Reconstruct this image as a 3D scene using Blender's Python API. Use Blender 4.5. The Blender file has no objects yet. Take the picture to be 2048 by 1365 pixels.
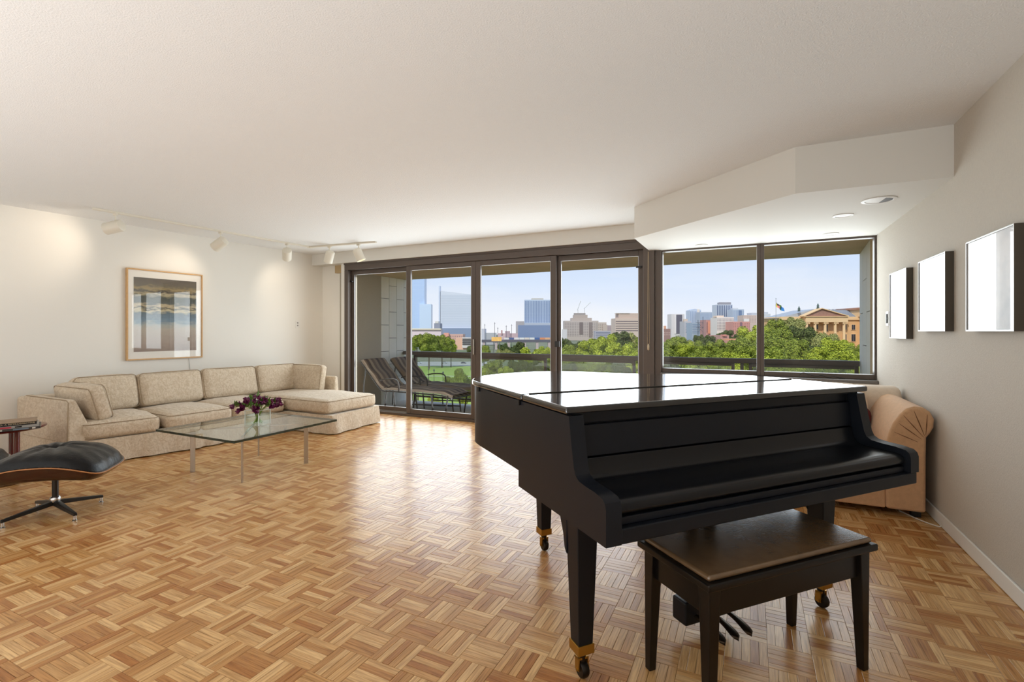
import bpy, bmesh, math, random
from mathutils import Vector, Matrix, noise
R = random.Random(7)
SC = bpy.context.scene
COL = SC.collection
# ------------------------------------------------------------------ camera
FPX, CXP, HOR, EYE = 977.0, 1024.0, 663.0, 1.25
YAW = math.atan(476.0 / 977.0)
SY, CY = math.sin(YAW), math.cos(YAW)
cam_d = bpy.data.cameras.new('camera'); cam = bpy.data.objects.new('camera', cam_d); COL.objects.link(cam)
cam.location = (0, 0, EYE); cam.rotation_euler = (math.pi / 2, 0, YAW)
cam_d.sensor_width = 36.0; cam_d.lens = FPX / 2048 * 36.0
cam_d.shift_y = -(682.5 - HOR) / 2048
cam_d.clip_start = 0.05; cam_d.clip_end = 6000
SC.camera = cam
# ------------------------------------------------------------------ sky
W = bpy.data.worlds.new('sky'); SC.world = W; W.use_nodes = True
wn = W.node_tree.nodes; wl = W.node_tree.links; wn.clear()
w_out = wn.new('ShaderNodeOutputWorld'); w_bg = wn.new('ShaderNodeBackground')
w_tc = wn.new('ShaderNodeTexCoord'); w_sep = wn.new('ShaderNodeSeparateXYZ'); w_rmp = wn.new('ShaderNodeValToRGB')
wl.new(w_tc.outputs['Generated'], w_sep.inputs[0]); wl.new(w_sep.outputs['Z'], w_rmp.inputs[0])
cr = w_rmp.color_ramp
cr.elements[0].position = 0.0; cr.elements[0].color = (0.93, 0.93, 1.0, 1)
cr.elements[1].position = 1.0; cr.elements[1].color = (0.26, 0.45, 0.86, 1)
e = cr.elements.new(0.10); e.color = (0.70, 0.80, 1.0, 1)
e = cr.elements.new(0.30); e.color = (0.47, 0.64, 1.0, 1)
w_ns = wn.new('ShaderNodeTexNoise'); w_ns.inputs['Scale'].default_value = 3.0; w_ns.inputs['Detail'].default_value = 5
w_map = wn.new('ShaderNodeMapping'); w_map.inputs['Scale'].default_value = (1, 1, 5)
wl.new(w_tc.outputs['Generated'], w_map.inputs[0]); wl.new(w_map.outputs[0], w_ns.inputs['Vector'])
w_r2 = wn.new('ShaderNodeValToRGB'); w_r2.color_ramp.elements[0].position = .48; w_r2.color_ramp.elements[1].position = .78
w_r2.color_ramp.elements[1].color = (.5, .5, .5, 1)
wl.new(w_ns.outputs['Fac'], w_r2.inputs[0])
w_mix = wn.new('ShaderNodeMixRGB'); w_mix.inputs[2].default_value = (0.95, 0.94, 0.97, 1)
wl.new(w_r2.outputs[0], w_mix.inputs[0]); wl.new(w_rmp.outputs[0], w_mix.inputs[1])
wl.new(w_mix.outputs[0], w_bg.inputs[0]); w_bg.inputs[1].default_value = 1.0
wl.new(w_bg.outputs[0], w_out.inputs[0])
# ------------------------------------------------------------------ sun (high, behind the building) and large lights
def lamp(name, kind, loc, rot, energy, col=(1, 1, 1), **kw):
    d = bpy.data.lights.new(name, kind); d.energy = energy; d.color = col
    for k, v in kw.items(): setattr(d, k, v)
    o = bpy.data.objects.new(name, d); COL.objects.link(o); o.location = loc; o.rotation_euler = rot
    return o
sun_dir = Vector((0.10, 0.80, -0.80)).normalized()
lamp('sun', 'SUN', (0, -20, 60), sun_dir.to_track_quat('-Z', 'Y').to_euler(), 3.0, (1.0, .96, .90), angle=.01)
# added area lamps just outside the glass, boosting the sky's light into the room
lamp('door_fill_lamp', 'AREA', (-3.4, 5.99, 1.12), (math.radians(-90), 0, 0), 125, (.89, .95, 1.0), shape='RECTANGLE', size=4.6, size_y=2.0)
lamp('window_fill_lamp', 'AREA', (0.1, 5.99, 1.5), (math.radians(-90), 0, 0), 36, (.89, .95, 1.0), shape='RECTANGLE', size=2.0, size_y=1.32)
# added upward fill lamp behind the camera, bounced off the ceiling, no real fixture
lamp('bounce_fill_lamp', 'AREA', (-2.8, -1.45, 0.25), (math.radians(180), 0, 0), 180, (.89, .95, 1.0), shape='RECTANGLE', size=6.5, size_y=2.4)
SC.view_settings.view_transform = 'Standard'; SC.view_settings.look = 'None'
SC.view_settings.exposure = 0.05; SC.view_settings.gamma = 1.0; SC.view_settings.use_curve_mapping = False
SC.cycles.use_denoising = True
SC.cycles.max_bounces = 10; SC.cycles.diffuse_bounces = 5; SC.cycles.glossy_bounces = 4
SC.cycles.transparent_max_bounces = 24; SC.cycles.transmission_bounces = 6
SC.cycles.sample_clamp_indirect = 6.0; SC.cycles.caustics_reflective = False; SC.cycles.caustics_refractive = False
# ------------------------------------------------------------------ pixel helpers (2048 x 1365 frame)
def ray(px, py=HOR):
    r = (px - CXP) / FPX
    return CY * r - SY, SY * r + CY, (HOR - py) / FPX
def at(px, py, Z):
    a, b, c = ray(px, py); return Vector((a * Z, b * Z, EYE + c * Z))
def onz(px, py, z):
    return at(px, py, (z - EYE) / ((HOR - py) / FPX))
def ony(px, py, Y):
    return at(px, py, Y / ray(px)[1])
# ------------------------------------------------------------------ materials
def srgb(r, g, b):
    def f(c):
        c /= 255.0
        return c / 12.92 if c <= .04045 else ((c + .055) / 1.055) ** 2.4
    return (f(r), f(g), f(b), 1)
def M(name, col, rough=.5, metal=0., spec=.5, coat=0., coat_rough=.05, var=0., vscale=6., bump=0., bscale=80., bdetail=2., stretch=(1, 1, 1), sheen=0., col2=None, coord='Object', emit=None, estr=0.):
    m = bpy.data.materials.new(name); m.use_nodes = True
    nt = m.node_tree; b = nt.nodes['Principled BSDF']
    if len(col) == 3: col = srgb(*col)
    b.inputs['Base Color'].default_value = col; b.inputs['Roughness'].default_value = rough
    b.inputs['Metallic'].default_value = metal; b.inputs['Specular IOR Level'].default_value = spec
    b.inputs['Coat Weight'].default_value = coat; b.inputs['Coat Roughness'].default_value = coat_rough
    if sheen: b.inputs['Sheen Weight'].default_value = sheen
    if emit is not None:
        b.inputs['Emission Color'].default_value = emit; b.inputs['Emission Strength'].default_value = estr
    if var or bump or col2 is not None:
        tc = nt.nodes.new('ShaderNodeTexCoord'); mp = nt.nodes.new('ShaderNodeMapping'); mp.inputs['Scale'].default_value = stretch
        nt.links.new(tc.outputs[coord], mp.inputs[0])
    if var or col2 is not None:
        n = nt.nodes.new('ShaderNodeTexNoise'); n.inputs['Scale'].default_value = vscale; n.inputs['Detail'].default_value = 4
        nt.links.new(mp.outputs[0], n.inputs['Vector'])
        rp = nt.nodes.new('ShaderNodeValToRGB'); rp.color_ramp.elements[0].position = .3; rp.color_ramp.elements[1].position = .7
        c2 = col2 if col2 is not None else tuple(c * (1 - var) for c in col[:3]) + (1,)
        if len(c2) == 3: c2 = srgb(*c2)
        rp.color_ramp.elements[0].color = c2; rp.color_ramp.elements[1].color = col
        nt.links.new(n.outputs['Fac'], rp.inputs[0]); nt.links.new(rp.outputs[0], b.inputs['Base Color'])
    if bump:
        n = nt.nodes.new('ShaderNodeTexNoise'); n.inputs['Scale'].default_value = bscale; n.inputs['Detail'].default_value = bdetail
        nt.links.new(mp.outputs[0], n.inputs['Vector'])
        bp = nt.nodes.new('ShaderNodeBump'); bp.inputs['Strength'].default_value = bump; bp.inputs['Distance'].default_value = .02
        nt.links.new(n.outputs['Fac'], bp.inputs['Height']); nt.links.new(bp.outputs[0], b.inputs['Normal'])
    return m
def glass(name, tint=(1, 1, 1), ior=1.45, rough=0., haze=0.):
    m = bpy.data.materials.new(name); m.use_nodes = True; nt = m.node_tree; nt.nodes.clear()
    o = nt.nodes.new('ShaderNodeOutputMaterial'); t = nt.nodes.new('ShaderNodeBsdfTransparent'); g = nt.nodes.new('ShaderNodeBsdfGlossy')
    f = nt.nodes.new('ShaderNodeFresnel'); x = nt.nodes.new('ShaderNodeMixShader')
    t.inputs[0].default_value = (*tint, 1); g.inputs['Roughness'].default_value = rough; f.inputs[0].default_value = ior
    ge = nt.nodes.new('ShaderNodeNewGeometry'); k = nt.nodes.new('ShaderNodeMath'); k.operation = 'SUBTRACT'; k.inputs[0].default_value = 1
    nt.links.new(ge.outputs['Backfacing'], k.inputs[1]); k2 = nt.nodes.new('ShaderNodeMath'); k2.operation = 'MULTIPLY'
    nt.links.new(f.outputs[0], k2.inputs[0]); nt.links.new(k.outputs[0], k2.inputs[1]); nt.links.new(k2.outputs[0], x.inputs[0]); nt.links.new(g.outputs[0], x.inputs[2])
    if haze:
        d = nt.nodes.new('ShaderNodeBsdfDiffuse'); d.inputs[0].default_value = (.75, .78, .75, 1); y = nt.nodes.new('ShaderNodeMixShader')
        y.inputs[0].default_value = haze; nt.links.new(t.outputs[0], y.inputs[1]); nt.links.new(d.outputs[0], y.inputs[2]); nt.links.new(y.outputs[0], x.inputs[1])
    else:
        nt.links.new(t.outputs[0], x.inputs[1])
    nt.links.new(x.outputs[0], o.inputs[0]); return m
def wood(name, c_lo, c_mid, c_hi, mode, rough=.22):
    """parquet / veneer: tone per piece, fine grain along UV u"""
    m = bpy.data.materials.new(name); m.use_nodes = True; nt = m.node_tree; b = nt.nodes['Principled BSDF']; L = nt.links.new
    if mode == 'island': rn = nt.nodes.new('ShaderNodeNewGeometry').outputs['Random Per Island']
    else: rn = nt.nodes.new('ShaderNodeObjectInfo').outputs['Random']
    rp = nt.nodes.new('ShaderNodeValToRGB'); rp.color_ramp.elements[0].color = srgb(*c_lo); rp.color_ramp.elements[1].color = srgb(*c_hi)
    e = rp.color_ramp.elements.new(.45); e.color = srgb(*c_mid); L(rn, rp.inputs[0])
    uv = nt.nodes.new('ShaderNodeUVMap'); mp = nt.nodes.new('ShaderNodeMapping'); mp.inputs['Scale'].default_value = (5, 90, 1); L(uv.outputs[0], mp.inputs[0])
    ad = nt.nodes.new('ShaderNodeVectorMath'); ad.operation = 'MULTIPLY_ADD'; cmb = nt.nodes.new('ShaderNodeCombineXYZ'); L(rn, cmb.inputs[0]); L(rn, cmb.inputs[1]); L(rn, cmb.inputs[2])
    ad.inputs[1].default_value = (37, 53, 91); L(cmb.outputs[0], ad.inputs[0]); L(mp.outputs[0], ad.inputs[2])
    n = nt.nodes.new('ShaderNodeTexNoise'); n.inputs['Scale'].default_value = 1.6; n.inputs['Detail'].default_value = 5; L(ad.outputs[0], n.inputs['Vector'])
    r2 = nt.nodes.new('ShaderNodeValToRGB'); r2.color_ramp.elements[0].position = .30; r2.color_ramp.elements[1].position = .62
    r2.color_ramp.elements[0].color = (.62, .56, .50, 1); r2.color_ramp.elements[1].color = (1.06, 1.06, 1.06, 1); L(n.outputs['Fac'], r2.inputs[0])
    mx = nt.nodes.new('ShaderNodeMixRGB'); mx.blend_type = 'MULTIPLY'; mx.inputs[0].default_value = 1; L(rp.outputs[0], mx.inputs[1]); L(r2.outputs[0], mx.inputs[2])
    L(mx.outputs[0], b.inputs['Base Color'])
    bp = nt.nodes.new('ShaderNodeBump'); bp.inputs['Strength'].default_value = .10; bp.inputs['Distance'].default_value = .002; L(n.outputs['Fac'], bp.inputs['Height'])
    L(bp.outputs[0], b.inputs['Normal'])
    b.inputs['Roughness'].default_value = rough; b.inputs['Specular IOR Level'].default_value = .30
    b.inputs['Coat Weight'].default_value = .10; b.inputs['Coat Roughness'].default_value = .12
    return m
def stripes(name, cols, scale, axis='Y', rough=.8):
    m = bpy.data.materials.new(name); m.use_nodes = True; nt = m.node_tree; b = nt.nodes['Principled BSDF']; L = nt.links.new
    uv = nt.nodes.new('ShaderNodeUVMap'); sp = nt.nodes.new('ShaderNodeSeparateXYZ'); L(uv.outputs[0], sp.inputs[0])
    mu = nt.nodes.new('ShaderNodeMath'); mu.operation = 'MULTIPLY'; mu.inputs[1].default_value = scale; L(sp.outputs[axis], mu.inputs[0])
    fr = nt.nodes.new('ShaderNodeMath'); fr.operation = 'FRACT'; L(mu.outputs[0], fr.inputs[0])
    rp = nt.nodes.new('ShaderNodeValToRGB'); rp.color_ramp.interpolation = 'CONSTANT'
    rp.color_ramp.elements[0].color = srgb(*cols[0]); rp.color_ramp.elements[0].position = 0
    rp.color_ramp.elements[1].color = srgb(*cols[1]); rp.color_ramp.elements[1].position = 1 / len(cols)
    for i in range(2, len(cols)):
        e = rp.color_ramp.elements.new(i / len(cols)); e.color = srgb(*cols[i])
    L(fr.outputs[0], rp.inputs[0]); L(rp.outputs[0], b.inputs['Base Color']); b.inputs['Roughness'].default_value = rough
    return m
# ------------------------------------------------------------------ mesh builder
class MB:
    def __init__(s): s.v = []; s.f = []; s.uv = {}; s.mi = []; s.cur = 0
    def face(s, idx, uv=None):
        s.f.append(tuple(idx)); s.mi.append(s.cur)
        if uv: s.uv[len(s.f) - 1] = uv
    def box(s, x0, y0, z0, x1, y1, z1):
        n = len(s.v)
        s.v += [(x0, y0, z0), (x1, y0, z0), (x1, y1, z0), (x0, y1, z0), (x0, y0, z1), (x1, y0, z1), (x1, y1, z1), (x0, y1, z1)]
        for q in ((0, 3, 2, 1), (4, 5, 6, 7), (0, 1, 5, 4), (1, 2, 6, 5), (2, 3, 7, 6), (3, 0, 4, 7)): s.face([n + i for i in q])
        return s
    def hexa(s, lo, hi):
        """lo, hi: four points each"""
        n = len(s.v); s.v += [tuple(p) for p in lo] + [tuple(p) for p in hi]
        for q in ((0, 3, 2, 1), (4, 5, 6, 7), (0, 1, 5, 4), (1, 2, 6, 5), (2, 3, 7, 6), (3, 0, 4, 7)): s.face([n + i for i in q])
        return s
    def prism(s, pts, a, b, plane='xy'):
        """polygon pts in a plane extruded from a to b along the third axis"""
        def P(u, v, w): return {'xy': (u, v, w), 'yz': (w, u, v), 'xz': (u, w, v)}[plane]
        n = len(s.v); k = len(pts)
        s.v += [P(u, v, a) for u, v in pts] + [P(u, v, b) for u, v in pts]
        s.face([n + i for i in reversed(range(k))]); s.face([n + k + i for i in range(k)])
        for i in range(k):
            j = (i + 1) % k; s.face([n + i, n + j, n + k + j, n + k + i])
        return s
    def tube(s, path, r, seg=8, close=False, cap=True):
        path = [Vector(p) for p in path]; k = len(path); rings = []
        rr = r if hasattr(r, '__len__') else [r] * k
        up = Vector((0, 0, 1)); prev = None
        for i in range(k):
            if close: t = path[(i + 1) % k] - path[i - 1]
            else: t = path[min(i + 1, k - 1)] - path[max(i - 1, 0)]
            t.normalize()
            if prev is None:
                a = t.cross(up)
                if a.length < 1e-3: a = t.cross(Vector((1, 0, 0)))
            else: a = prev - t * prev.dot(t)
            a.normalize(); prev = a; b = t.cross(a)
            n = len(s.v)
            for j in range(seg):
                th = 2 * math.pi * j / seg; p = path[i] + (a * math.cos(th) + b * math.sin(th)) * rr[i]; s.v.append(tuple(p))
            rings.append(n)
        for i in range(k if close else k - 1):
            p, q = rings[i], rings[(i + 1) % k]
            for j in range(seg): s.face([p + j, p + (j + 1) % seg, q + (j + 1) % seg, q + j])
        if cap and not close:
            s.face([rings[0] + j for j in reversed(range(seg))]); s.face([rings[-1] + j for j in range(seg)])
        return s
    def lathe(s, prof, c=(0, 0, 0), seg=24, axis=None, start=None):
        """prof: list of (radius, height) about +Z at c (or about a given axis vector)"""
        c = Vector(c)
        if axis is not None:
            q = Vector((0, 0, 1)).rotation_difference(Vector(axis).normalized())
        rings = []
        for (r, h) in prof:
            n = len(s.v)
            for j in range(seg):
                th = 2 * math.pi * j / seg; p = Vector((r * math.cos(th), r * math.sin(th), h))
                if axis is not None: p = q @ p
                s.v.append(tuple(c + p))
            rings.append(n)
        for i in range(len(rings) - 1):
            p, q2 = rings[i], rings[i + 1]
            for j in range(seg): s.face([p + j, p + (j + 1) % seg, q2 + (j + 1) % seg, q2 + j])
        if prof[0][0] > 1e-5: s.face([rings[0] + j for j in reversed(range(seg))])
        if prof[-1][0] > 1e-5: s.face([rings[-1] + j for j in range(seg)])
        return s
    def grid(s, fn, nu, nv, closed_u=False, uvs=True, flip=False):
        n = len(s.v)
        for i in range(nu + 1):
            for j in range(nv + 1): s.v.append(tuple(fn(i / nu, j / nv)))
        for i in range(nu):
            for j in range(nv):
                a = n + i * (nv + 1) + j; q = [a, a + nv + 1, a + nv + 2, a + 1]
                u = [(i / nu, j / nv), ((i + 1) / nu, j / nv), ((i + 1) / nu, (j + 1) / nv), (i / nu, (j + 1) / nv)]
                if flip: q = q[::-1]; u = u[::-1]
                s.face(q, u if uvs else None)
        return s
    def build(s, name, mat, parent=None, smooth=False, bevel=0., seg=2, sub=0, loc=None, angle=40):
        me = bpy.data.meshes.new(name)
        vs = s.v
        if parent is not None and parent.get('_w') and loc is None:
            o = parent['_w']; vs = [(x - o[0], y - o[1], z - o[2]) for x, y, z in vs]
        me.from_pydata([tuple(p) for p in vs], [], s.f)
        mats = mat if isinstance(mat, (list, tuple)) else [mat]
        for m in mats: me.materials.append(m)
        if len(mats) > 1: me.polygons.foreach_set('material_index', s.mi)
        if s.uv:
            ul = me.uv_layers.new(name='UVMap')
            for fi, uv in s.uv.items():
                p = me.polygons[fi]
                for k, li in enumerate(p.loop_indices): ul.data[li].uv = uv[k]
        if smooth:
            me.polygons.foreach_set('use_smooth', [True] * len(me.polygons))
        me.update()
        o = bpy.data.objects.new(name, me); COL.objects.link(o)
        if parent is not None:
            o.parent = parent
            if parent.get('_w'): o['_w'] = parent['_w']
        if bevel:
            b = o.modifiers.new('bevel', 'BEVEL'); b.width = bevel; b.segments = seg; b.limit_method = 'ANGLE'; b.angle_limit = math.radians(35)
            me.polygons.foreach_set('use_smooth', [True] * len(me.polygons))
            w = o.modifiers.new('wn', 'WEIGHTED_NORMAL'); w.keep_sharp = True
        elif smooth and angle:
            try: me.set_sharp_from_angle(angle=math.radians(angle))
            except Exception: pass
        if sub:
            sm = o.modifiers.new('sub', 'SUBSURF'); sm.levels = sub; sm.render_levels = sub
        return o
def tag(o, label=None, cat=None, group=None, kind=None):
    if label: o['label'] = label
    if cat: o['category'] = cat
    if group: o['group'] = group
    if kind: o['kind'] = kind
    return o
def thing(name, label, cat, loc=(0, 0, 0), rz=0., group=None, world=False):
    o = bpy.data.objects.new(name, None); COL.objects.link(o); o.location = loc; o.rotation_euler = (0, 0, rz); o.empty_display_size = .1
    tag(o, label, cat, group)
    if world: o['_w'] = list(loc)
    return o
def struct(o): o['kind'] = 'structure'; return o
def sroot(name, loc=(0, 0, 0)):
    o = bpy.data.objects.new(name, None); COL.objects.link(o); o.location = loc; o['kind'] = 'structure'; o['_w'] = list(loc) ; return o
def copy_tree(o, parent=None):
    c = o.copy(); COL.objects.link(c); c.parent = parent
    for ch in list(o.children): copy_tree(ch, c)
    return c
def catmull(pts, n=8, close=False):
    out = []; k = len(pts); P = [Vector(p) for p in pts]
    for i in range(k if close else k - 1):
        p0 = P[(i - 1) % k] if close or i > 0 else P[0]; p1 = P[i]; p2 = P[(i + 1) % k]; p3 = P[(i + 2) % k] if close or i + 2 < k else P[-1]
        for j in range(n):
            t = j / n
            out.append(.5 * ((2 * p1) + (-p0 + p2) * t + (2 * p0 - 5 * p1 + 4 * p2 - p3) * t * t + (-p0 + 3 * p1 - 3 * p2 + p3) * t ** 3))
    if not close: out.append(P[-1])
    return out
def rbox(w, d, h, r, puff=.0, cuts=9, wob=.0, seed=0, puff_side=.0, wf=3.):
    """puffed, rounded upholstery block centred on its base; returns an MB"""
    bm = bmesh.new(); bmesh.ops.create_cube(bm, size=2.0)
    bmesh.ops.subdivide_edges(bm, edges=bm.edges[:], cuts=cuts, use_grid_fill=True)
    H = Vector((w / 2, d / 2, h / 2)); s = MB()
    for v in bm.verts:
        p = v.co.copy()
        # denser sampling towards the edges
        q = Vector([math.copysign(abs(c) ** .8, c) for c in p])
        P = Vector((q.x * H.x, q.y * H.y, q.z * H.z))
        inner = Vector([max(-(H[i] - r), min(H[i] - r, P[i])) for i in range(3)])
        dd = P - inner
        if dd.length > 1e-6: P = inner + dd.normalized() * min(r, dd.length if max(abs(q.x), abs(q.y), abs(q.z)) < .999 else r)
        fx, fy, fz = 1 - q.x ** 2, 1 - q.y ** 2, 1 - q.z ** 2
        P.z += math.copysign(puff, q.z) * fx * fy * abs(q.z)
        P.x += math.copysign(puff_side, q.x) * fy * fz * abs(q.x); P.y += math.copysign(puff_side, q.y) * fx * fz * abs(q.y)
        if wob:
            nz = noise.noise_vector(Vector((P.x * wf + seed * 7.3, P.y * wf + seed * 3.1, P.z * wf)))
            P += nz * wob
        s.v.append((P.x, P.y, P.z + h / 2))
    bm.verts.index_update()
    for f in bm.faces: s.face([v.index for v in f.verts])
    bm.free(); return s
def xform(mb, mat):
    mb.v = [tuple(mat @ Vector(p)) for p in mb.v]; return mb
# ------------------------------------------------------------------ room shell
CEIL, WY, RX, SOF = 2.50, 5.79, 1.107, 2.184
def lwx(y): return -6.743 + .0539 * y          # left wall, slightly out of square
m_wall = M('warm white painted wall', (233, 230, 223), .75, bump=.06, bscale=220)
m_wallr = M('beige woven wall covering', (198, 190, 178), .8, bump=.35, bscale=330, bdetail=3, stretch=(1, 1, .35), var=.05, vscale=120)
m_ceil = M('white textured ceiling', (234, 234, 233), .85, bump=.30, bscale=140, bdetail=3)
m_soffit = M('smooth white soffit paint', (222, 220, 214), .7)
m_white = M('white painted trim', (230, 228, 223), .45)
m_brown = M('dark bronze anodised aluminium', (92, 82, 76), .4, metal=.2, spec=.4)
m_steel = M('brushed steel edge', (170, 170, 172), .3, metal=.9)
m_pane = glass('clear window glass', (.98, .99, .98), 1.35)
m_railglass = glass('dusty balcony glass', (.90, .95, .92), 1.4, haze=.13)
m_black = M('black plastic', (18, 18, 18), .4)
YB = -2.6
o = struct(MB().box(-.2, 0, 0, 0, (6.1 - YB) * 1.00145, CEIL).build('wall_left', m_wall)); o.location = (lwx(YB), YB, 0); o.rotation_euler = (0, 0, -math.atan(.0539))
struct(MB().box(RX, YB, 0, RX + .2, WY + .03, CEIL).build('wall_right', m_wallr))
struct(MB().box(lwx(YB) - .2, YB - .2, 0, RX + .2, YB, CEIL).build('wall_back', m_wall))
wf = sroot('wall_front')
MB().box(lwx(6) - .1, 5.95, 0, -5.775, 6.1, CEIL).build('wall_panel', m_wall, wf)
MB().box(-.93, 5.80, 0, RX, 5.98, .775).build('wall_below_window', m_wall, wf)
MB().box(lwx(6) - .1, 5.74, 2.325, -1.05, 6.1, CEIL).build('beam', m_soffit, wf)
MB().box(-5.85, 5.80, 0, -5.775, 5.96, 2.325).build('jamb_casing', m_white, wf)
struct(MB().box(lwx(YB) - .2, YB - .2, CEIL, RX + .2, 6.1, CEIL + .15).build('ceiling', m_ceil))
sof = [(RX, 3.82), (.277, 3.82), (-1.045, 4.95), (-1.05, 5.83), (RX, 5.83)]
o = MB().prism(sof, SOF, CEIL).build('ceiling_soffit', m_soffit); struct(o)
struct(MB().prism([(RX - .014, YB), (RX, YB), (RX, 5.79), (RX - .014, 5.79)], .003, .085).build('baseboard_right', m_white, bevel=.004))
# ------------------------------------------------------------------ parquet floor
m_fi = wood('oak parquet', (170, 112, 58), (195, 147, 90), (222, 182, 128), 'object', .27)
m_fs = wood('oak parquet field', (170, 112, 58), (195, 147, 90), (222, 182, 128), 'island', .27)
m_sub = M('dark joint between parquet fingers', (70, 44, 22), .9)
FL = sroot('floor')
MB().box(lwx(YB) - .2, YB - .2, -.12, RX + .2, WY + .05, -.0035).build('subfloor', m_sub, FL)
BS, X0, Y0 = .1524, .5196, 2.3548
G, CH = .0005, .0007
def finger_mesh(mb, x0, y0, x1, y1, along_x, z, tx=0., ty=0.):
    n = len(mb.v); cx, cy = (x0 + x1) / 2, (y0 + y1) / 2
    def zz(x, y): return z + (x - cx) * tx + (y - cy) * ty
    mb.v += [(x0 + G, y0 + G, -.0035), (x1 - G, y0 + G, -.0035), (x1 - G, y1 - G, -.0035), (x0 + G, y1 - G, -.0035)]
    mb.v += [(x, y, zz(x, y) - .0006) for x, y in ((x0 + G, y0 + G), (x1 - G, y0 + G), (x1 - G, y1 - G), (x0 + G, y1 - G))]
    a, b = G + CH, -G - CH
    mb.v += [(x, y, zz(x, y)) for x, y in ((x0 + a, y0 + a), (x1 + b, y0 + a), (x1 + b, y1 + b), (x0 + a, y1 + b))]
    L_, S_ = (x1 - x0), (y1 - y0)
    uv = [(0, 0), (L_, 0), (L_, S_), (0, S_)] if along_x else [(0, 0), (0, L_), (S_, L_), (S_, 0)]
    mb.face([n + 8, n + 9, n + 10, n + 11], uv)
    for i in range(4):
        j = (i + 1) % 4
        mb.face([n + 4 + i, n + 4 + j, n + 8 + j, n + 8 + i], [uv[i], uv[j], uv[j], uv[i]])
        mb.face([n + i, n + j, n + 4 + j, n + 4 + i], [uv[i], uv[j], uv[j], uv[i]])
def in_view(x, y):
    d = -SY * x + CY * y; r = CY * x + SY * y
    if d < .3: return None
    px = CXP + FPX * r / d; py = HOR + FPX * EYE / d
    if px < -5 or px > 2053 or py > 1372: return None
    # under or behind the bench and piano it does not show
    if 1150 < px < 1480 and py < 1075: return None
    return d
fing = []; stuff = MB()
i0, i1 = int((-6.95 - X0) / BS) - 1, int((RX - X0) / BS) + 1
j0, j1 = int((YB - Y0) / BS) - 1, int((5.83 - Y0) / BS) + 1
for i in range(i0, i1):
    for j in range(j0, j1):
        bx, by = X0 + i * BS, Y0 + j * BS
        ax = (i + j) % 2 == 1
        if j == -1 and i == 0: pass
        for k in range(5):
            if ax: q = (bx, by + k * BS / 5, bx + BS, by + (k + 1) * BS / 5)
            else: q = (bx + k * BS / 5, by, bx + (k + 1) * BS / 5, by + BS)
            cx, cy = (q[0] + q[2]) / 2, (q[1] + q[3]) / 2
            if cx > RX + .1 or cy > 5.83 or cy < YB or cx < lwx(cy) - .15: continue
            d = in_view(cx, cy)
            fing.append((d if d else 99, q, ax))
fing.sort(key=lambda t: t[0])
variants = {}
for n_, (d, q, ax) in enumerate(fing):
    z = R.uniform(-.0003, .0003); tx, ty = R.gauss(0, .0035), R.gauss(0, .0035)
    if n_ < 300:
        vi = (ax, n_ % 8)
        if vi not in variants:
            mb = MB(); l, s_ = (BS, BS / 5) if ax else (BS / 5, BS)
            finger_mesh(mb, -l / 2, -s_ / 2, l / 2, s_ / 2, ax, 0, tx, ty)
            o = mb.build('parquet_finger', m_fi, FL); variants[vi] = o.data
        else:
            o = bpy.data.objects.new('parquet_finger', variants[vi]); COL.objects.link(o); o.parent = FL
        o.location = ((q[0] + q[2]) / 2, (q[1] + q[3]) / 2, z)
    else:
        finger_mesh(stuff, *q, ax, z, tx, ty)
o = stuff.build('parquet_field', m_fs, FL); o['kind'] = 'stuff'
# ------------------------------------------------------------------ sliding doors and windows
XM = [-5.775, -4.564, -3.383, -2.21, -1.117]
tr = sroot('trim_1')      # door surround
MB().box(-5.775, WY, 2.215, -1.0, WY + .13, 2.325).build('head_frame', m_brown, tr, bevel=.004)
MB().box(-5.775, WY - .012, 2.30, -1.05, WY, 2.325).build('head_lip', m_brown, tr)
MB().box(-5.775, WY, 0, -5.70, WY + .13, 2.215).build('jamb_frame', m_brown, tr, bevel=.004)
MB().box(-5.775, WY, -.004, -1.0, WY + .14, .035).build('threshold', m_brown, tr, bevel=.004)
MB().box(-5.70, WY + .06, .035, -1.1, WY + .068, .05).build('track_ridge', m_steel, tr)
tr = sroot('trim_2')      # broad post between doors and windows
MB().box(-1.117, WY - .02, 0, -.99, WY + .13, 2.215).build('post_cover', m_brown, tr, bevel=.004)
MB().box(-.99, WY + .01, 0, -.918, WY + .13, 2.183).build('post_frame', m_brown, tr, bevel=.004)
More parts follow.
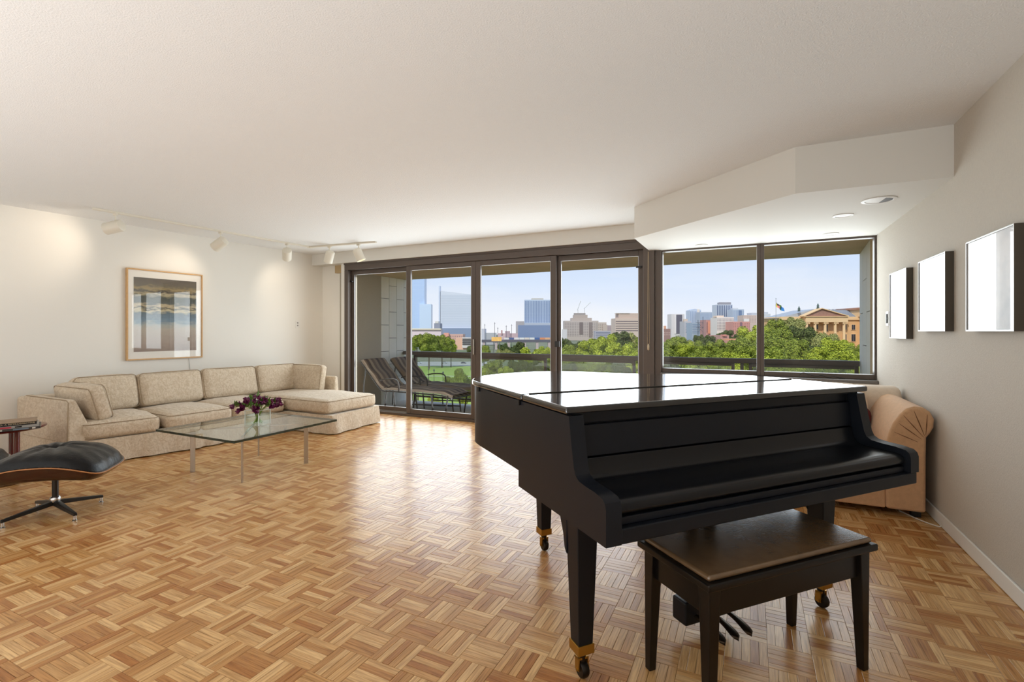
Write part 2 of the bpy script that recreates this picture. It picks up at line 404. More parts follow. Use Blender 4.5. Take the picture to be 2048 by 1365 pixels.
for d in range(4):
    x0, x1 = XM[d], XM[d + 1]
    if d == 0: x0 = -5.70
    yy = WY + (.075 if d in (0, 3) else .015)
    root = sroot('door_%d' % (d + 1))
    sw = .072
    xs0, xs1 = x0 + (0 if d == 0 else .0), x1
    if d == 0: xs1 = x1 + .02
    if d == 3: xs0 = x0 - .03
    MB().box(xs0, yy, .037, xs0 + (.055 if d == 0 else sw), yy + .045, 2.213).build('stile', m_brown, root, bevel=.004)
    MB().box(xs1 - sw, yy, .037, xs1, yy + .045, 2.213).build('stile', m_brown, root, bevel=.004)
    MB().box(xs0 + .05, yy + .002, 2.145, xs1 - sw, yy + .043, 2.213).build('rail', m_brown, root, bevel=.004)
    MB().box(xs0 + .05, yy + .002, .037, xs1 - sw, yy + .043, .105).build('rail', m_brown, root, bevel=.004)
    MB().box(xs0 + .045, yy + .019, .1, xs1 - sw + .01, yy + .025, 2.15).build('pane', m_pane, root)
    for xx in (xs0 + (.055 if d == 0 else sw), xs1 - sw - .006):
        MB().box(xx, yy + .006, .105, xx + .006, yy + .014, 2.145).build('glazing_bead', m_steel, root)
    if d == 1:
        h = MB().box(xs1 - .030, yy - .028, .93, xs1 - .014, yy, 1.14)
        h.build('handle', M('satin silver handle', (176, 172, 165), .35, metal=.6), root, bevel=.005)
    if d == 2:
        MB().box(xs1 - .012, yy - .02, 1.05, xs1 + .05, yy, 1.125).build('latch', m_black, root, bevel=.006)
    if d == 3:
        MB().box(xs1 - .10, yy - .018, 2.0, xs1 - .03, yy, 2.022).build('latch', m_black, root, bevel=.003)
    if d == 0:
        MB().box(xs0 - .02, yy - .03, 2.03, xs0 + .045, yy, 2.05).build('latch', m_black, root, bevel=.003)
for d, (x0, x1) in enumerate(((-.918, .10), (.10, RX - .004))):
    root = sroot('window_%d' % (d + 1)); yy = WY + .03
    l = .012 if d == 0 else .035; r_ = .035 if d == 0 else .014
    MB().box(x0, yy, .775, x0 + l, yy + .08, 2.183).build('frame', m_brown, root, bevel=.003)
    MB().box(x1 - r_, yy - .0, .775, x1, yy + .08, 2.183).build('frame', m_brown, root, bevel=.003)
    MB().box(x0 + l, yy, 2.165, x1 - r_, yy + .08, 2.183).build('frame', m_brown, root)
    MB().box(x0 + l, yy, .775, x1 - r_, yy + .08, .825).build('frame', m_brown, root, bevel=.003)
    MB().box(x0 + l, yy + .03, .80, x1 - r_, yy + .036, 2.17).build('pane', m_pane, root)
tr = sroot('trim_3')
MB().box(-.918, WY - .06, .745, RX, WY + .06, .775).build('window_sill', M('grey metal sill', (120, 116, 114), .4, metal=.3), tr, bevel=.004)
# blind cord loop on the post
t = thing('blind_cord', 'thin cream blind cord loop with a pale tassel hanging on the bronze post', 'cord', (-1.055, WY - .028, 1.0), world=True)
m_cord = M('cream cord', (196, 178, 150), .7)
for dx in (-.012, .012):
    MB().tube([(-1.055 + dx * .3, WY - .028, 2.17), (-1.055 + dx * .6, WY - .028, 1.6), (-1.055 + dx, WY - .028, 1.10)], .0022, 6).build('cord', m_cord, t)
MB().lathe([(.004, 0), (.012, .01), (.013, .05), (.008, .07), (.003, .075)], (-1.055, WY - .03, 1.03), 10).build('tassel', M('pale wooden tassel', (205, 190, 165), .5), t, smooth=True)
cb = [(ony(px, py, WY - .03)) for px, py in ((1598, 751), (1606, 746), (1618, 749), (1632, 753), (1642, 751), (1655, 755), (1668, 754), (1690, 758))]
cb = [(p.x, p.y, max(p.z, .782)) for p in cb]
tag(MB().tube(catmull(cb, 5), .004, 6).build('sill_cable', m_black, smooth=True), 'loose black cable lying on the window sill behind the piano lid', 'cable')
# ------------------------------------------------------------------ balcony
m_conc = M('pale concrete floor', (226, 218, 202), .9, var=.12, vscale=3)
m_slab = M('tan rendered concrete', (196, 172, 134), .9, var=.15, vscale=4, bump=.3, bscale=60)
m_stuc = M('grey stucco', (178, 170, 154), .95, bump=.4, bscale=150)
m_tile = M('pale stone cladding tile', (232, 229, 218), .55, var=.06, vscale=4)
m_joint = M('dark tile joint', (96, 92, 84), .9)
BY = 7.25
struct(MB().box(-6.1, WY + .14, -.25, 1.5, BY + .05, -.02).build('floor_balcony', m_conc))
struct(MB().box(-6.1, WY + .12, 2.20, 1.5, BY + .02, 2.55).build('ceiling_balcony', m_slab))
wb = sroot('wall_balcony_left')
MB().box(-6.0, WY + .13, -.02, -5.70, 6.56, 2.2).build('stucco_panel', m_stuc, wb)
MB().box(-6.0, 6.56, -.02, -5.71, BY, 2.2).build('backing', m_joint, wb)
def tiles(root, xa, xb, y0, y1, w, h, flip=False, slant=0.):
    c = 0; y = y0
    while y < y1 - .01:
        ye = min(y + w, y1); z = -.02 - (h / 2 if c % 2 else 0)
        while z < 2.19:
            za, zb = max(z, -.02), min(z + h, 2.2)
            if zb - za > .02:
                g = .004
                lo = [(xa + slant * (q - y0), q, za + g) for q in (y + g, ye - g)]; hi = [(xb + slant * (q - y0), q, za + g) for q in (ye - g, y + g)]
                P = lo + hi
                MB().hexa(P, [(a, b, zb - g) for a, b, _ in P]).build('tile', m_tile, root)
            z += h
        y = ye; c += 1
tiles(wb, -5.72, -5.695, 6.56, BY, .205, .46)
wb = sroot('wall_balcony_right')
MB().box(RX + .002, WY + .03, -.02, RX + .35, 6.12, 2.2).build('stucco_panel', m_slab, wb)
MB().hexa([(RX + .02, 6.12, -.02), (RX + .35, 6.12, -.02), (RX + .35, BY, -.02), (RX + .02 + .085 * (BY - 6.12), BY, -.02)],
          [(RX + .02, 6.12, 2.2), (RX + .35, 6.12, 2.2), (RX + .35, BY, 2.2), (RX + .02 + .085 * (BY - 6.12), BY, 2.2)]).build('backing', m_joint, wb)
tiles(wb, RX + .005, RX + .019, 6.12, BY, .38, .74, slant=.085)
# railing
rl = thing('balcony_railing', 'bronze metal balcony railing with dusty glass infill panels', 'railing', (-2, 7.16, -.02), world=True)
RYY = 7.16
MB().box(-5.68, RYY - .04, .825, 1.19, RYY + .04, .89).build('top_rail', m_brown, rl, bevel=.006)
def rx(px): return ony(px, 700, RYY).x
posts = [rx(830), rx(1091), rx(1104), rx(1268), rx(1279), rx(1466), rx(1484), rx(1501), rx(1713)]
for x in posts:
    MB().box(x - .02, RYY - .02, -.02, x + .02, RYY + .02, .826).build('post', m_brown, rl, bevel=.003)
for a, b in ((posts[0], posts[1]), (posts[2], posts[3]), (posts[4], posts[5]), (posts[7], posts[8])):
    p = MB().box(a + .03, RYY - .004, .10, b - .03, RYY + .004, .80).build('glass_panel', m_railglass, rl)
    MB().box(a + .02, RYY - .012, .785, b - .02, RYY + .012, .826).build('panel_frame', m_brown, p)
    MB().box(a + .02, RYY - .012, .07, b - .02, RYY + .012, .10).build('panel_frame', m_brown, p)
# ------------------------------------------------------------------ grand piano
m_eb = M('satin black ebony finish', (15, 19, 27), .40, spec=.30)
m_lid = M('polished black lid', (24, 25, 28), .10, spec=.6, coat=.8, coat_rough=.05)
m_brass = M('worn brass', (176, 136, 62), .35, metal=.9)
m_dkmetal = M('dark metal wheel', (40, 36, 32), .4, metal=.7)
A = Vector((-.3716, 1.3785)); K = Vector((.652, .758)); PANG = math.atan2(.758, .652); PW = 1.526
pn = thing('grand_piano', 'black baby grand piano with its lid closed, in front of the windows', 'piano', (A.x, A.y, 0), PANG)
# outline (k, s): left straight side, rounded tail, S-curved right side
tail = [(0, .615), (0, .9), (.0, 1.12), (.025, 1.22), (.09, 1.325), (.2, 1.415), (.35, 1.475), (.5, 1.50), (.64, 1.475), (.76, 1.39), (.86, 1.27), (.98, 1.14), (1.13, 1.04), (1.3, .965), (1.43, .88), (1.50, .77), (PW, .615)]
out = [(p.x, p.y) for p in catmull([(x, y, 0) for x, y in tail], 5)]
def inset(poly, d, cx=.76, cy=.8):
    r = []
    k = len(poly)
    for i, (x, y) in enumerate(poly):
        a = Vector(poly[i - 1]) if i else Vector(poly[0]) - (Vector(poly[1]) - Vector(poly[0])); b = Vector(poly[(i + 1)]) if i + 1 < k else Vector(poly[i]) + (Vector(poly[i]) - Vector(poly[i - 1]))
        t = (b - a).normalized(); n = Vector((t.y, -t.x)); r.append((x + n.x * d, y + n.y * d))
    return r
rim = MB().prism(out[::-1], .69, .972)
rim.build('rim', m_eb, pn, smooth=True, angle=30)
# cheeks (arms)
prof = [(.0, .672), (.0, .735), (.006, .752), (.018, .762), (.057, .769), (.11, .772), (.150, .777), (.170, .789), (.180, .81), (.195, .88), (.212, .972), (.615, .972), (.615, .672)]
prof_l = [(s_, .626 if z_ == .672 else z_) for s_, z_ in prof]
MB().prism(prof_l[::-1], 0, .055, 'yz').build('cheek', m_eb, pn, smooth=True, angle=30)
MB().prism(prof[::-1], PW - .055, PW, 'yz').build('cheek', m_eb, pn, smooth=True, angle=30)
MB().box(.0552, .001, .625, PW - .01, .612, .672).build('keybed', m_eb, pn, bevel=.005)
MB().box(.06, .26, .672, PW - .06, .612, .972).build('case_front', m_eb, pn)
MB().prism([(.252, .936), (.252, .972), (.30, .972), (.30, .936)], .055, PW - .055, 'yz').build('upper_panel', m_eb, pn, bevel=.003)
MB().prism([(.232, .826), (.243, .932), (.30, .932), (.30, .826)], .055, PW - .055, 'yz').build('front_panel', m_eb, pn, bevel=.003)
fb = [(.229, .822), (.226, .800), (.218, .775), (.205, .760), (.185, .751), (.13, .748), (.06, .747), (.038, .743), (.024, .735), (.018, .722), (.020, .709), (.034, .700), (.30, .700), (.30, .822)]
MB().prism(fb, .057, PW - .057, 'yz').build('fallboard', M('glossy black fallboard', (13, 15, 20), .24, spec=.35), pn, bevel=.004)
MB().prism([(.022, .672), (.022, .697), (.06, .697), (.06, .672)], .057, PW - .057, 'yz').build('key_slip', m_eb, pn, bevel=.003)
# lid: front flap and main lid, hinge between
ol = inset(out, -.014)
ol = [(-.014, .56)] + [p for p in ol if p[1] > .57] + [(PW + .014, .60), (PW + .014, .56)]
MB().prism(ol[::-1], .979, 1.003).build('main_lid', m_lid, pn, bevel=.006)
MB().box(-.014, .205, .979, PW + .014, .552, 1.003).build('front_flap', m_lid, pn, bevel=.006)
MB().tube([(.02, .556, 1.002), (PW - .02, .556, 1.002)], .005, 8).build('hinge', m_dkmetal, pn)
MB().box(.02, .23, .972, PW - .02, 1.0, .979).build('lid_rest', m_eb, pn)
for s in (.60, 1.08):
    MB().tube([(-.006, s, .955), (-.006, s, .978)], .006, 8).build('lid_bumper', m_dkmetal, pn)
# legs
def leg(cx, cy, ztop, flare):
    mb = MB(); w1, w0, zb = .045, .0295, .125
    lo = [(cx - w0, cy - w0, zb), (cx + w0, cy - w0, zb), (cx + w0, cy + w0, zb), (cx - w0, cy + w0, zb)]
    hi = [(cx - w1, cy - w1, ztop), (cx + w1, cy - w1, ztop), (cx + w1, cy + w1, ztop), (cx - w1, cy + w1, ztop)]
    mb.hexa(lo, hi)
    l = mb.build('leg', m_eb, pn, bevel=.004)
    if flare:
        q = [(cy + w1 - .012, ztop), (cy + w1 - .012, ztop - .19), (cy + w1 + .004, ztop - .17), (cy + w1 + .014, ztop - .12), (cy + w1 + .04, ztop - .06), (cy + w1 + .09, ztop - .015), (cy + w1 + .13, ztop)]
        MB().prism(q, cx - w1, cx + w1, 'yz').build('bracket', m_eb, l, bevel=.003)
    f = w0 + .004
    MB().hexa([(cx - f, cy - f, .095), (cx + f, cy - f, .095), (cx + f, cy + f, .095), (cx - f, cy + f, .095)],
              [(cx - f, cy - f, .13), (cx + f, cy - f, .13), (cx + f, cy + f, .13), (cx - f, cy + f, .13)]).build('ferrule', m_brass, l, bevel=.002)
    MB().tube([(cx, cy, .06), (cx, cy, .096)], .016, 10).build('caster_stem', m_dkmetal, l)
    MB().lathe([(.0, -.014), (.026, -.014), (.030, -.008), (.030, .008), (.026, .014), (.0, .014)], (cx, cy - .006, .031), 18, axis=(1, 0, 0)).build('caster_wheel', m_dkmetal, l, smooth=True)
    MB().tube([(cx - .026, cy - .006, .034), (cx + .026, cy - .006, .034)], .006, 8).build('caster_axle', m_brass, l)
    c = MB().box(cx - .021, cy - .014, .028, cx - .016, cy + .012, .075); c.box(cx + .016, cy - .014, .028, cx + .021, cy + .012, .075); c.box(cx - .021, cy - .014, .068, cx + .021, cy + .012, .076)
    c.build('caster_fork', m_brass, l)
    return l
leg(.130, .345, .626, True); leg(PW - .165, .30, .626, True); leg(.47, 1.31, .691, False)
# pedal lyre
m_sb = M('pale spruce soundboard', (206, 170, 122), .6, var=.15, vscale=4, stretch=(1, 8, 1))
sbp = [(x, y) for x, y in inset(out, .03) if y > .66]
MB().prism(([(.03, .64)] + sbp + [(PW - .03, .64)])[::-1], .684, .689).build('soundboard', m_sb, pn)
for kx in (.35, .62, .9, 1.15): MB().box(kx - .025, .645, .640, kx + .025, .93, .684).build('beam', m_sb, pn)
ly = MB().box(.62, .35, .055, .87, .43, .15).build('pedal_box', m_eb, pn, bevel=.008)
for kx in (.695, .795):
    MB().hexa([(kx - .017, .385, .155), (kx + .017, .385, .155), (kx + .017, .415, .155), (kx - .017, .415, .155)],
              [(kx - .022, .38, .626), (kx + .022, .38, .626), (kx + .022, .42, .626), (kx - .022, .42, .626)]).build('lyre_post', m_eb, pn, bevel=.003)
for kx in (.72, .745, .77):
    MB().tube([(kx, .40, .155), (kx, .40, .626)], .004, 6).build('pedal_rod', m_dkmetal, pn)
MB().tube([(.745, .43, .12), (.745, .62, .40), (.745, .70, .66)], .007, 8).build('lyre_brace', m_dkmetal, pn)
m_ped = M('blackened brass pedal', (58, 48, 38), .3, metal=.8)
for kx in (.675, .745, .815):
    def fn(u, v, kx=kx):
        L_ = .15; y = .352 - u * L_; w = (.009 + .015 * (u ** 1.3)) * math.sqrt(max(0, 1 - max(0, (u - .80) / .20) ** 2) + .0004)
        th = 2 * math.pi * v
        return (kx + w * math.cos(th), y, .088 - .045 * u * u + .018 * u + .007 * math.sin(th))
    MB().grid(fn, 14, 12, uvs=False).build('pedal', m_ped, pn, smooth=True)
# ------------------------------------------------------------------ piano bench
m_ben = M('dark espresso bench wood', (17, 14, 13), .3, spec=.35)
m_leather = M('dark brown leather seat', (112, 88, 62), .22, spec=1.0, bump=.03, bscale=110, bdetail=4, var=.25, vscale=14)
n_, l_, r__ = Vector((-.115, 1.655)), Vector((-.335, 1.845)), Vector((.3745, 2.195))
ang = math.atan2((r__ - n_).y, (r__ - n_).x)
bn = thing('piano_bench', 'dark wooden piano bench with brown leather padded seat in front of the piano', 'bench', (*n_, 0), ang)
BL, BD = (r__ - n_).length, .292
for x in (0, BL):
    for y in (0, BD):
        sx = 1 if x == 0 else -1; sy = 1 if y == 0 else -1
        a, b = .014, .024
        lo = [(x - a, y - a, 0), (x + a, y - a, 0), (x + a, y + a, 0), (x - a, y + a, 0)]
        X, Y = x + sx * .008, y + sy * .008
        hi = [(X - b, Y - b, .445), (X + b, Y - b, .445), (X + b, Y + b, .445), (X - b, Y + b, .445)]
        MB().hexa(lo, hi).build('leg', m_ben, bn, bevel=.003)
for y in (.0, BD - .018): MB().box(.02, y, .345, BL - .02, y + .018, .445).build('apron', m_ben, bn, bevel=.002)
for x in (.0, BL - .018): MB().box(x, .02, .345, x + .018, BD - .02, .445).build('apron', m_ben, bn, bevel=.002)
MB().box(-.035, -.035, .445, BL + .035, BD + .035, .470).build('seat_frame', m_ben, bn, bevel=.005)
MB().box(-.022, -.022, .4702, BL + .022, BD + .022, .490).build('seat_pad', m_leather, bn, bevel=.011, seg=5)
# ------------------------------------------------------------------ loveseat with rolled arm by the right wall
m_pc = M('peach woven upholstery', (214, 172, 132), .9, var=.12, vscale=40, bump=.25, bscale=260, sheen=.2)
m_pcl = M('cream woven upholstery', (226, 208, 188), .9, var=.08, vscale=40, bump=.2, bscale=260, sheen=.2)
lv = thing('loveseat', 'peach upholstered loveseat with a big rolled arm, against the right wall behind the piano', 'sofa', (.3, 4.5, 0), world=True)
y0, y1 = 4.09, 5.02
AF = [(.83, .045), (.83, .48), (.845, .56), (.87, .63), (.905, .69), (.94, .732), (.985, .750), (1.03, .745), (1.068, .718), (1.09, .67), (1.086, .615), (1.066, .572), (1.048, .545), (1.046, .40), (1.046, .045)]
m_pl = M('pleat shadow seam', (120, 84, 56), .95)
for side in (0, 1):
    mxx = (lambda x: x) if side == 0 else (lambda x: .55 - x)
    f_ = [(mxx(x), z) for x, z in AF]
    if side: f_.reverse()
    ar = MB().prism(f_, y0, y1, 'xz').build('arm', m_pc, lv, bevel=.022, seg=4)
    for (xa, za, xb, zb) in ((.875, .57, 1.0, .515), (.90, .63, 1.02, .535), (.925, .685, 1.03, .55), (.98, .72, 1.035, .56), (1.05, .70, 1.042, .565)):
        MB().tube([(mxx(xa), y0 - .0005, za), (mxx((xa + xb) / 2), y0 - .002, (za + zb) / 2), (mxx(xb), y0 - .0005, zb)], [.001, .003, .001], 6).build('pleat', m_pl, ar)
MB().box(-.28, y0 + .012, .045, .832, y1, .25).build('base', m_pc, lv, bevel=.012)
for i in range(2):
    w = 1.10 / 2; s = rbox(w - .01, .62, .18, .06, puff=.03, cuts=9, wob=.01); xform(s, Matrix.Translation((-.275 + w * (i + .5), y0 + .33, .25)))
    s.build('seat_cushion', m_pc, lv, smooth=True, angle=0)
MB().prism([(y1 - .26, .25), (y1 - .23, .72), (y1 - .16, .80), (y1 - .05, .81), (y1, .74), (y1, .045), (y1 - .26, .045)], -.52, 1.085, 'yz').build('backrest', m_pcl, lv, bevel=.05, seg=4)
for i in range(2):
    w = 1.10 / 2; s = rbox(w - .01, .2, .40, .07, puff=.02, cuts=9, wob=.012, puff_side=.03); xform(s, Matrix.Translation((-.275 + w * (i + .5), y1 - .33, .42)) @ Matrix.Rotation(math.radians(-10), 4, 'X'))
    s.build('back_cushion', m_pcl, lv, smooth=True, angle=0)
for x in (-.5, .98):
    for y in (y0 + .05, y1 - .07): MB().box(x, y, 0, x + .05, y + .05, .05).build('foot', m_black, lv)
s = rbox(.30, .10, .30, .045, puff=.0, puff_side=.035, cuts=8); xform(s, Matrix.Translation((.60, y1 - .46, .43)) @ Matrix.Rotation(math.radians(-20), 4, 'X') @ Matrix.Rotation(math.radians(20), 4, 'Y'))
tag(s.build('throw_pillow', M('dark red pillow fabric', (98, 36, 36), .85), smooth=True, angle=0), 'dark red throw pillow tucked beside the rolled peach arm', 'pillow')
# white cord on the floor by the wall
c0 = catmull([(.93, 4.22, .006), (1.0, 4.08, .006), (1.06, 4.0, .006), (1.088, 3.98, .01), (1.097, 3.98, .05)], 6)
tag(MB().tube(c0, .004, 6).build('extension_cable', M('white cord', (214, 208, 196), .5), smooth=True), 'white electric cable on the parquet beside the right baseboard', 'cable')
# ------------------------------------------------------------------ sectional sofa along the left wall
def fabric(name, c1, c2, wr=.35):
    m = bpy.data.materials.new(name); m.use_nodes = True; nt = m.node_tree; b = nt.nodes['Principled BSDF']; L = nt.links.new
    tc = nt.nodes.new('ShaderNodeTexCoord')
    n1 = nt.nodes.new('ShaderNodeTexNoise'); n1.inputs['Scale'].default_value = 34; n1.inputs['Detail'].default_value = 6; n1.inputs['Distortion'].default_value = 1.2
    rp = nt.nodes.new('ShaderNodeValToRGB'); rp.color_ramp.elements[0].position = .40; rp.color_ramp.elements[1].position = .60
    rp.color_ramp.elements[0].color = srgb(*c1); rp.color_ramp.elements[1].color = srgb(*c2)
    L(tc.outputs['Object'], n1.inputs['Vector']); L(n1.outputs['Fac'], rp.inputs[0]); L(rp.outputs[0], b.inputs['Base Color'])
    n2 = nt.nodes.new('ShaderNodeTexNoise'); n2.inputs['Scale'].default_value = 7; n2.inputs['Detail'].default_value = 3; n2.inputs['Distortion'].default_value = 1.8
    mp = nt.nodes.new('ShaderNodeMapping'); mp.inputs['Scale'].default_value = (1, 2.2, 1.2); L(tc.outputs['Object'], mp.inputs[0]); L(mp.outputs[0], n2.inputs['Vector'])
    bp = nt.nodes.new('ShaderNodeBump'); bp.inputs['Strength'].default_value = wr; bp.inputs['Distance'].default_value = .03; L(n2.outputs['Fac'], bp.inputs['Height'])
    L(bp.outputs[0], b.inputs['Normal']); b.inputs['Roughness'].default_value = .85; b.inputs['Sheen Weight'].default_value = .25; b.inputs['Sheen Roughness'].default_value = .4
    b.inputs['Specular IOR Level'].default_value = .25
    return m
m_sofa = fabric('taupe jacquard slipcover', (196, 178, 154), (212, 197, 176))
m_pipe = M('taupe piping', (158, 138, 112), .8)
sf = thing('sectional_sofa', 'long taupe slipcovered sectional sofa with chaise along the left wall', 'sofa', (-5.7, 3.7, 0), world=True)
def along(p, q, step=.035):
    p, q = Vector(p), Vector(q); n = max(1, int((q - p).length / step)); return [p + (q - p) * (i / n) for i in range(n)]
corner = [(-6.50, 2.215), (-5.535, 2.205), (-5.275, 3.26), (-5.29, 4.325), (-4.52, 4.335), (-4.575, 5.22), (-6.44, 5.24)]
fp = []
for i in range(len(corner)): fp += along(corner[i], corner[(i + 1) % len(corner)])
ctr = Vector((-5.6, 3.6))
levels = [(.012, 1.), (.06, .85), (.12, .55), (.18, .25), (.225, .05), (.232, 0.)]
mb = MB(); k = len(fp)
for li, (z, fl) in enumerate(levels):
    for i, p in enumerate(fp):
        t = (fp[(i + 1) % k] - fp[i - 1]).normalized(); n = Vector((t.y, -t.x))
        wv = noise.noise(Vector((p.x * 5, p.y * 5, z * 3))) * .030 + noise.noise(Vector((p.x * 13, p.y * 13, 4))) * .013
        for (gx, gy) in ((-5.275, 3.28), (-4.52, 4.335), (-5.29, 4.3)):
            dd = (p - Vector((gx, gy))).length
            wv += .030 * math.exp(-(dd / .10) ** 2) - .055 * math.exp(-(dd / .03) ** 2)
        q = p + n * (fl * (.020 + wv)); mb.v.append((q.x, q.y, z))
for li in range(len(levels) - 1):
    for i in range(k):
        j = (i + 1) % k; a = li * k
        mb.face([a + i, a + j, a + k + j, a + k + i])
mb.face([(len(levels) - 1) * k + i for i in range(k)])
mb.build('skirted_base', m_sofa, sf, smooth=True, angle=50)
def pipe(parent, w, d, z, r, mat4, rad=.0038):
    pts = []
    for cx, cy, a0 in ((w / 2 - r, d / 2 - r, 0), (-w / 2 + r, d / 2 - r, 90), (-w / 2 + r, -d / 2 + r, 180), (w / 2 - r, -d / 2 + r, 270)):
        for i in range(5):
            a = math.radians(a0 + i * 22.5); pts.append(mat4 @ Vector((cx + r * math.cos(a), cy + r * math.sin(a), z)))
    MB().tube(pts, rad, 5, close=True).build('piping', m_pipe, parent, smooth=True, angle=0)
def cushion(name, w, d, h, r, mat4, puff, seed, ps=.0, wob=.012, pip=True, cuts=13):
    s = rbox(w, d, h, r, puff=puff, cuts=cuts, wob=wob, seed=seed, puff_side=ps); xform(s, mat4)
    o = s.build(name, m_sofa, sf, smooth=True, angle=0)
    if pip:
        pipe(o, w - r * .25, d - r * .25, h - r * .30, r, mat4); pipe(o, w - r * .25, d - r * .25, r * .30, r, mat4)
    return o
T, RZ, RXm, RYm = Matrix.Translation, lambda a: Matrix.Rotation(math.radians(a), 4, 'Z'), lambda a: Matrix.Rotation(math.radians(a), 4, 'X'), lambda a: Matrix.Rotation(math.radians(a), 4, 'Y')
# seat cushions: (x_front, y0, y1, yaw)
fr = lambda y: -5.535 + (y - 2.205) * .246 if y < 3.26 else -5.28
for i, (ya, yb, yaw) in enumerate(((2.40, 2.985, -13), (2.99, 3.62, -5), (3.63, 4.30, 0))):
    ym = (ya + yb) / 2; xf = fr(ym) - .005; w = .86
    cushion('seat_cushion', w, yb - ya + .02, .165, .055, T((xf - w / 2, ym, .232)) @ RZ(yaw), .035, i, ps=.012)
cushion('chaise_cushion', 1.52, .86, .175, .06, T((-4.57 - .77, 4.775, .232)) @ RZ(-2), .022, 9, ps=.01)
# backrest body and arms
MB().prism([(lwx(2.3) + .02, 2.22), (lwx(2.3) + .22, 2.22), (lwx(5.2) + .22, 5.22), (lwx(5.2) + .02, 5.22)], .23, .60).build('backrest', m_sofa, sf, bevel=.03, seg=3)
al = MB().hexa([(-6.50, 2.21, .225), (-5.53, 2.20, .225), (-5.50, 2.42, .225), (-6.50, 2.42, .225)], [(-6.46, 2.225, .62), (-5.56, 2.215, .62), (-5.60, 2.29, .62), (-6.46, 2.30, .62)])
al.build('arm', m_sofa, sf, bevel=.02, seg=3)
MB().tube([(-5.525, 2.205, .03), (-5.53, 2.20, .225), (-5.552, 2.218, .60), (-5.60, 2.221, .618), (-6.4, 2.228, .618)], .0045, 5).build('piping', m_pipe, sf)
MB().hexa([(-6.44, 5.15, .225), (-5.33, 5.15, .225), (-5.33, 5.26, .225), (-6.44, 5.26, .225)], [(-6.40, 5.20, .60), (-5.37, 5.20, .60), (-5.37, 5.26, .60), (-6.40, 5.26, .60)]).build('arm', m_sofa, sf, bevel=.02, seg=3)
# back cushions lean on the wall side: thickness along X, width along Y
for i, (ya, yb) in enumerate(((2.50, 3.05), (3.06, 3.74), (3.75, 4.44), (4.45, 5.08))):
    ym = (ya + yb) / 2; xb = lwx(ym) + .33
    cushion('back_cushion', yb - ya + .015, .375, .15, .05, T((xb + .10, ym, .392)) @ RZ(90 - 3 + (i % 2) * 3) @ RXm(90 - 14) @ T((0, .1875, -.02)), .038, 20 + i, ps=.010, wob=.014)
cushion('arm_cushion', .74, .34, .15, .05, T((-5.90, 2.46, .385)) @ RZ(179) @ RXm(90 - 14) @ T((0, .17, -.02)), .030, 31, ps=.010)
cushion('arm_cushion', .68, .37, .13, .045, T((-5.79, 5.03, .398)) @ RXm(90 - 8) @ T((0, .185, -.075)), .022, 33, ps=.008)
# ------------------------------------------------------------------ lounge ottoman
m_blk = M('black tufted leather', (11, 11, 12), .30, spec=.26, bump=.12, bscale=45, bdetail=4)
m_rose = M('dark rosewood veneer', (62, 26, 16), .25, coat=.4, var=.5, vscale=5, stretch=(1, 6, 1))
m_ply = M('pale plywood edge', (176, 120, 72), .45)
m_alu = M('black painted aluminium', (20, 20, 20), .3)
m_pol = M('polished aluminium', (205, 205, 205), .18, metal=1.)
oc = Vector((-4.262, 1.632))
ot = thing('lounge_ottoman', 'black leather lounge ottoman on a rosewood shell and four-star base', 'ottoman', (*oc, 0), math.radians(45))
def prof_z(x):               # saddle profile along local x
    t = x / .335; return .375 - .085 * abs(t) ** 2.4
def sq(u, v, hx, hy, n=5.):
    """map the unit square to a rounded rectangle"""
    a, b = 2 * u - 1, 2 * v - 1
    m = max(abs(a), abs(b)); l = (abs(a) ** n + abs(b) ** n) ** (1 / n) if m > 0 else 1
    s = m / l if l > 0 else 0
    return a * s * hx, b * s * hy, m
HX, HYo = .335, .275
def cush_top(u, v):
    x, y, m = sq(u, v, HX - .008, HYo - .008)
    d = math.hypot(x, y); a = math.atan2(y, x)
    edge = max(0., 1 - m ** 6) ** .5
    puff = .058 * edge + .028 * (1 - m * m)
    tuft = -.045 * math.exp(-(d / .045) ** 2)
    rad = .006 * math.cos(9 * a + 1) * math.exp(-((d - .10) / .09) ** 2) + .004 * math.sin(17 * a) * min(1, (m * 1.1) ** 4) * (1 - m ** 8)
    return x, y, prof_z(x) + .012 + puff + tuft + rad
def cush_bot(u, v):
    x, y, m = sq(u, v, HX - .008, HYo - .008); return x, y, prof_z(x) + .010
mb = MB().grid(cush_top, 44, 40, uvs=False); mb.grid(cush_bot, 20, 20, uvs=False, flip=True)
mb.build('cushion', m_blk, ot, smooth=True, angle=60)
MB().lathe([(.0, .006), (.010, .004), (.013, 0), (.011, -.004)], (0, 0, .375 + .012 + .058 + .028 - .043), 12).build('button', m_blk, ot, smooth=True)
mb = MB(); mb.grid(lambda u, v: (lambda p: (p[0], p[1], prof_z(p[0]) + .010))(sq(u, v, HX, HYo)), 26, 24, uvs=False)
mb.grid(lambda u, v: (lambda p: (p[0] * .99, p[1] * .99, prof_z(p[0]) - .098 * (1 - .25 * (p[0] / HX) ** 2) * (1 - p[2] ** 10)))(sq(u, v, HX, HYo)), 26, 24, uvs=False, flip=True)
sh = mb.build('shell', m_rose, ot, smooth=True, angle=60)
per = []
for i in range(80):
    a = 2 * math.pi * i / 80; c, s_ = math.cos(a), math.sin(a); l = (abs(c) ** 5 + abs(s_) ** 5) ** .2
    x, y = c / l * HX, s_ / l * HYo; per.append((x, y, prof_z(x) + .006))
MB().tube(per, .0042, 6, close=True).build('plywood_edge', m_ply, sh, smooth=True)
MB().tube([(0, 0, .10), (0, 0, .29)], .018, 14).build('column', m_alu, ot, smooth=True)
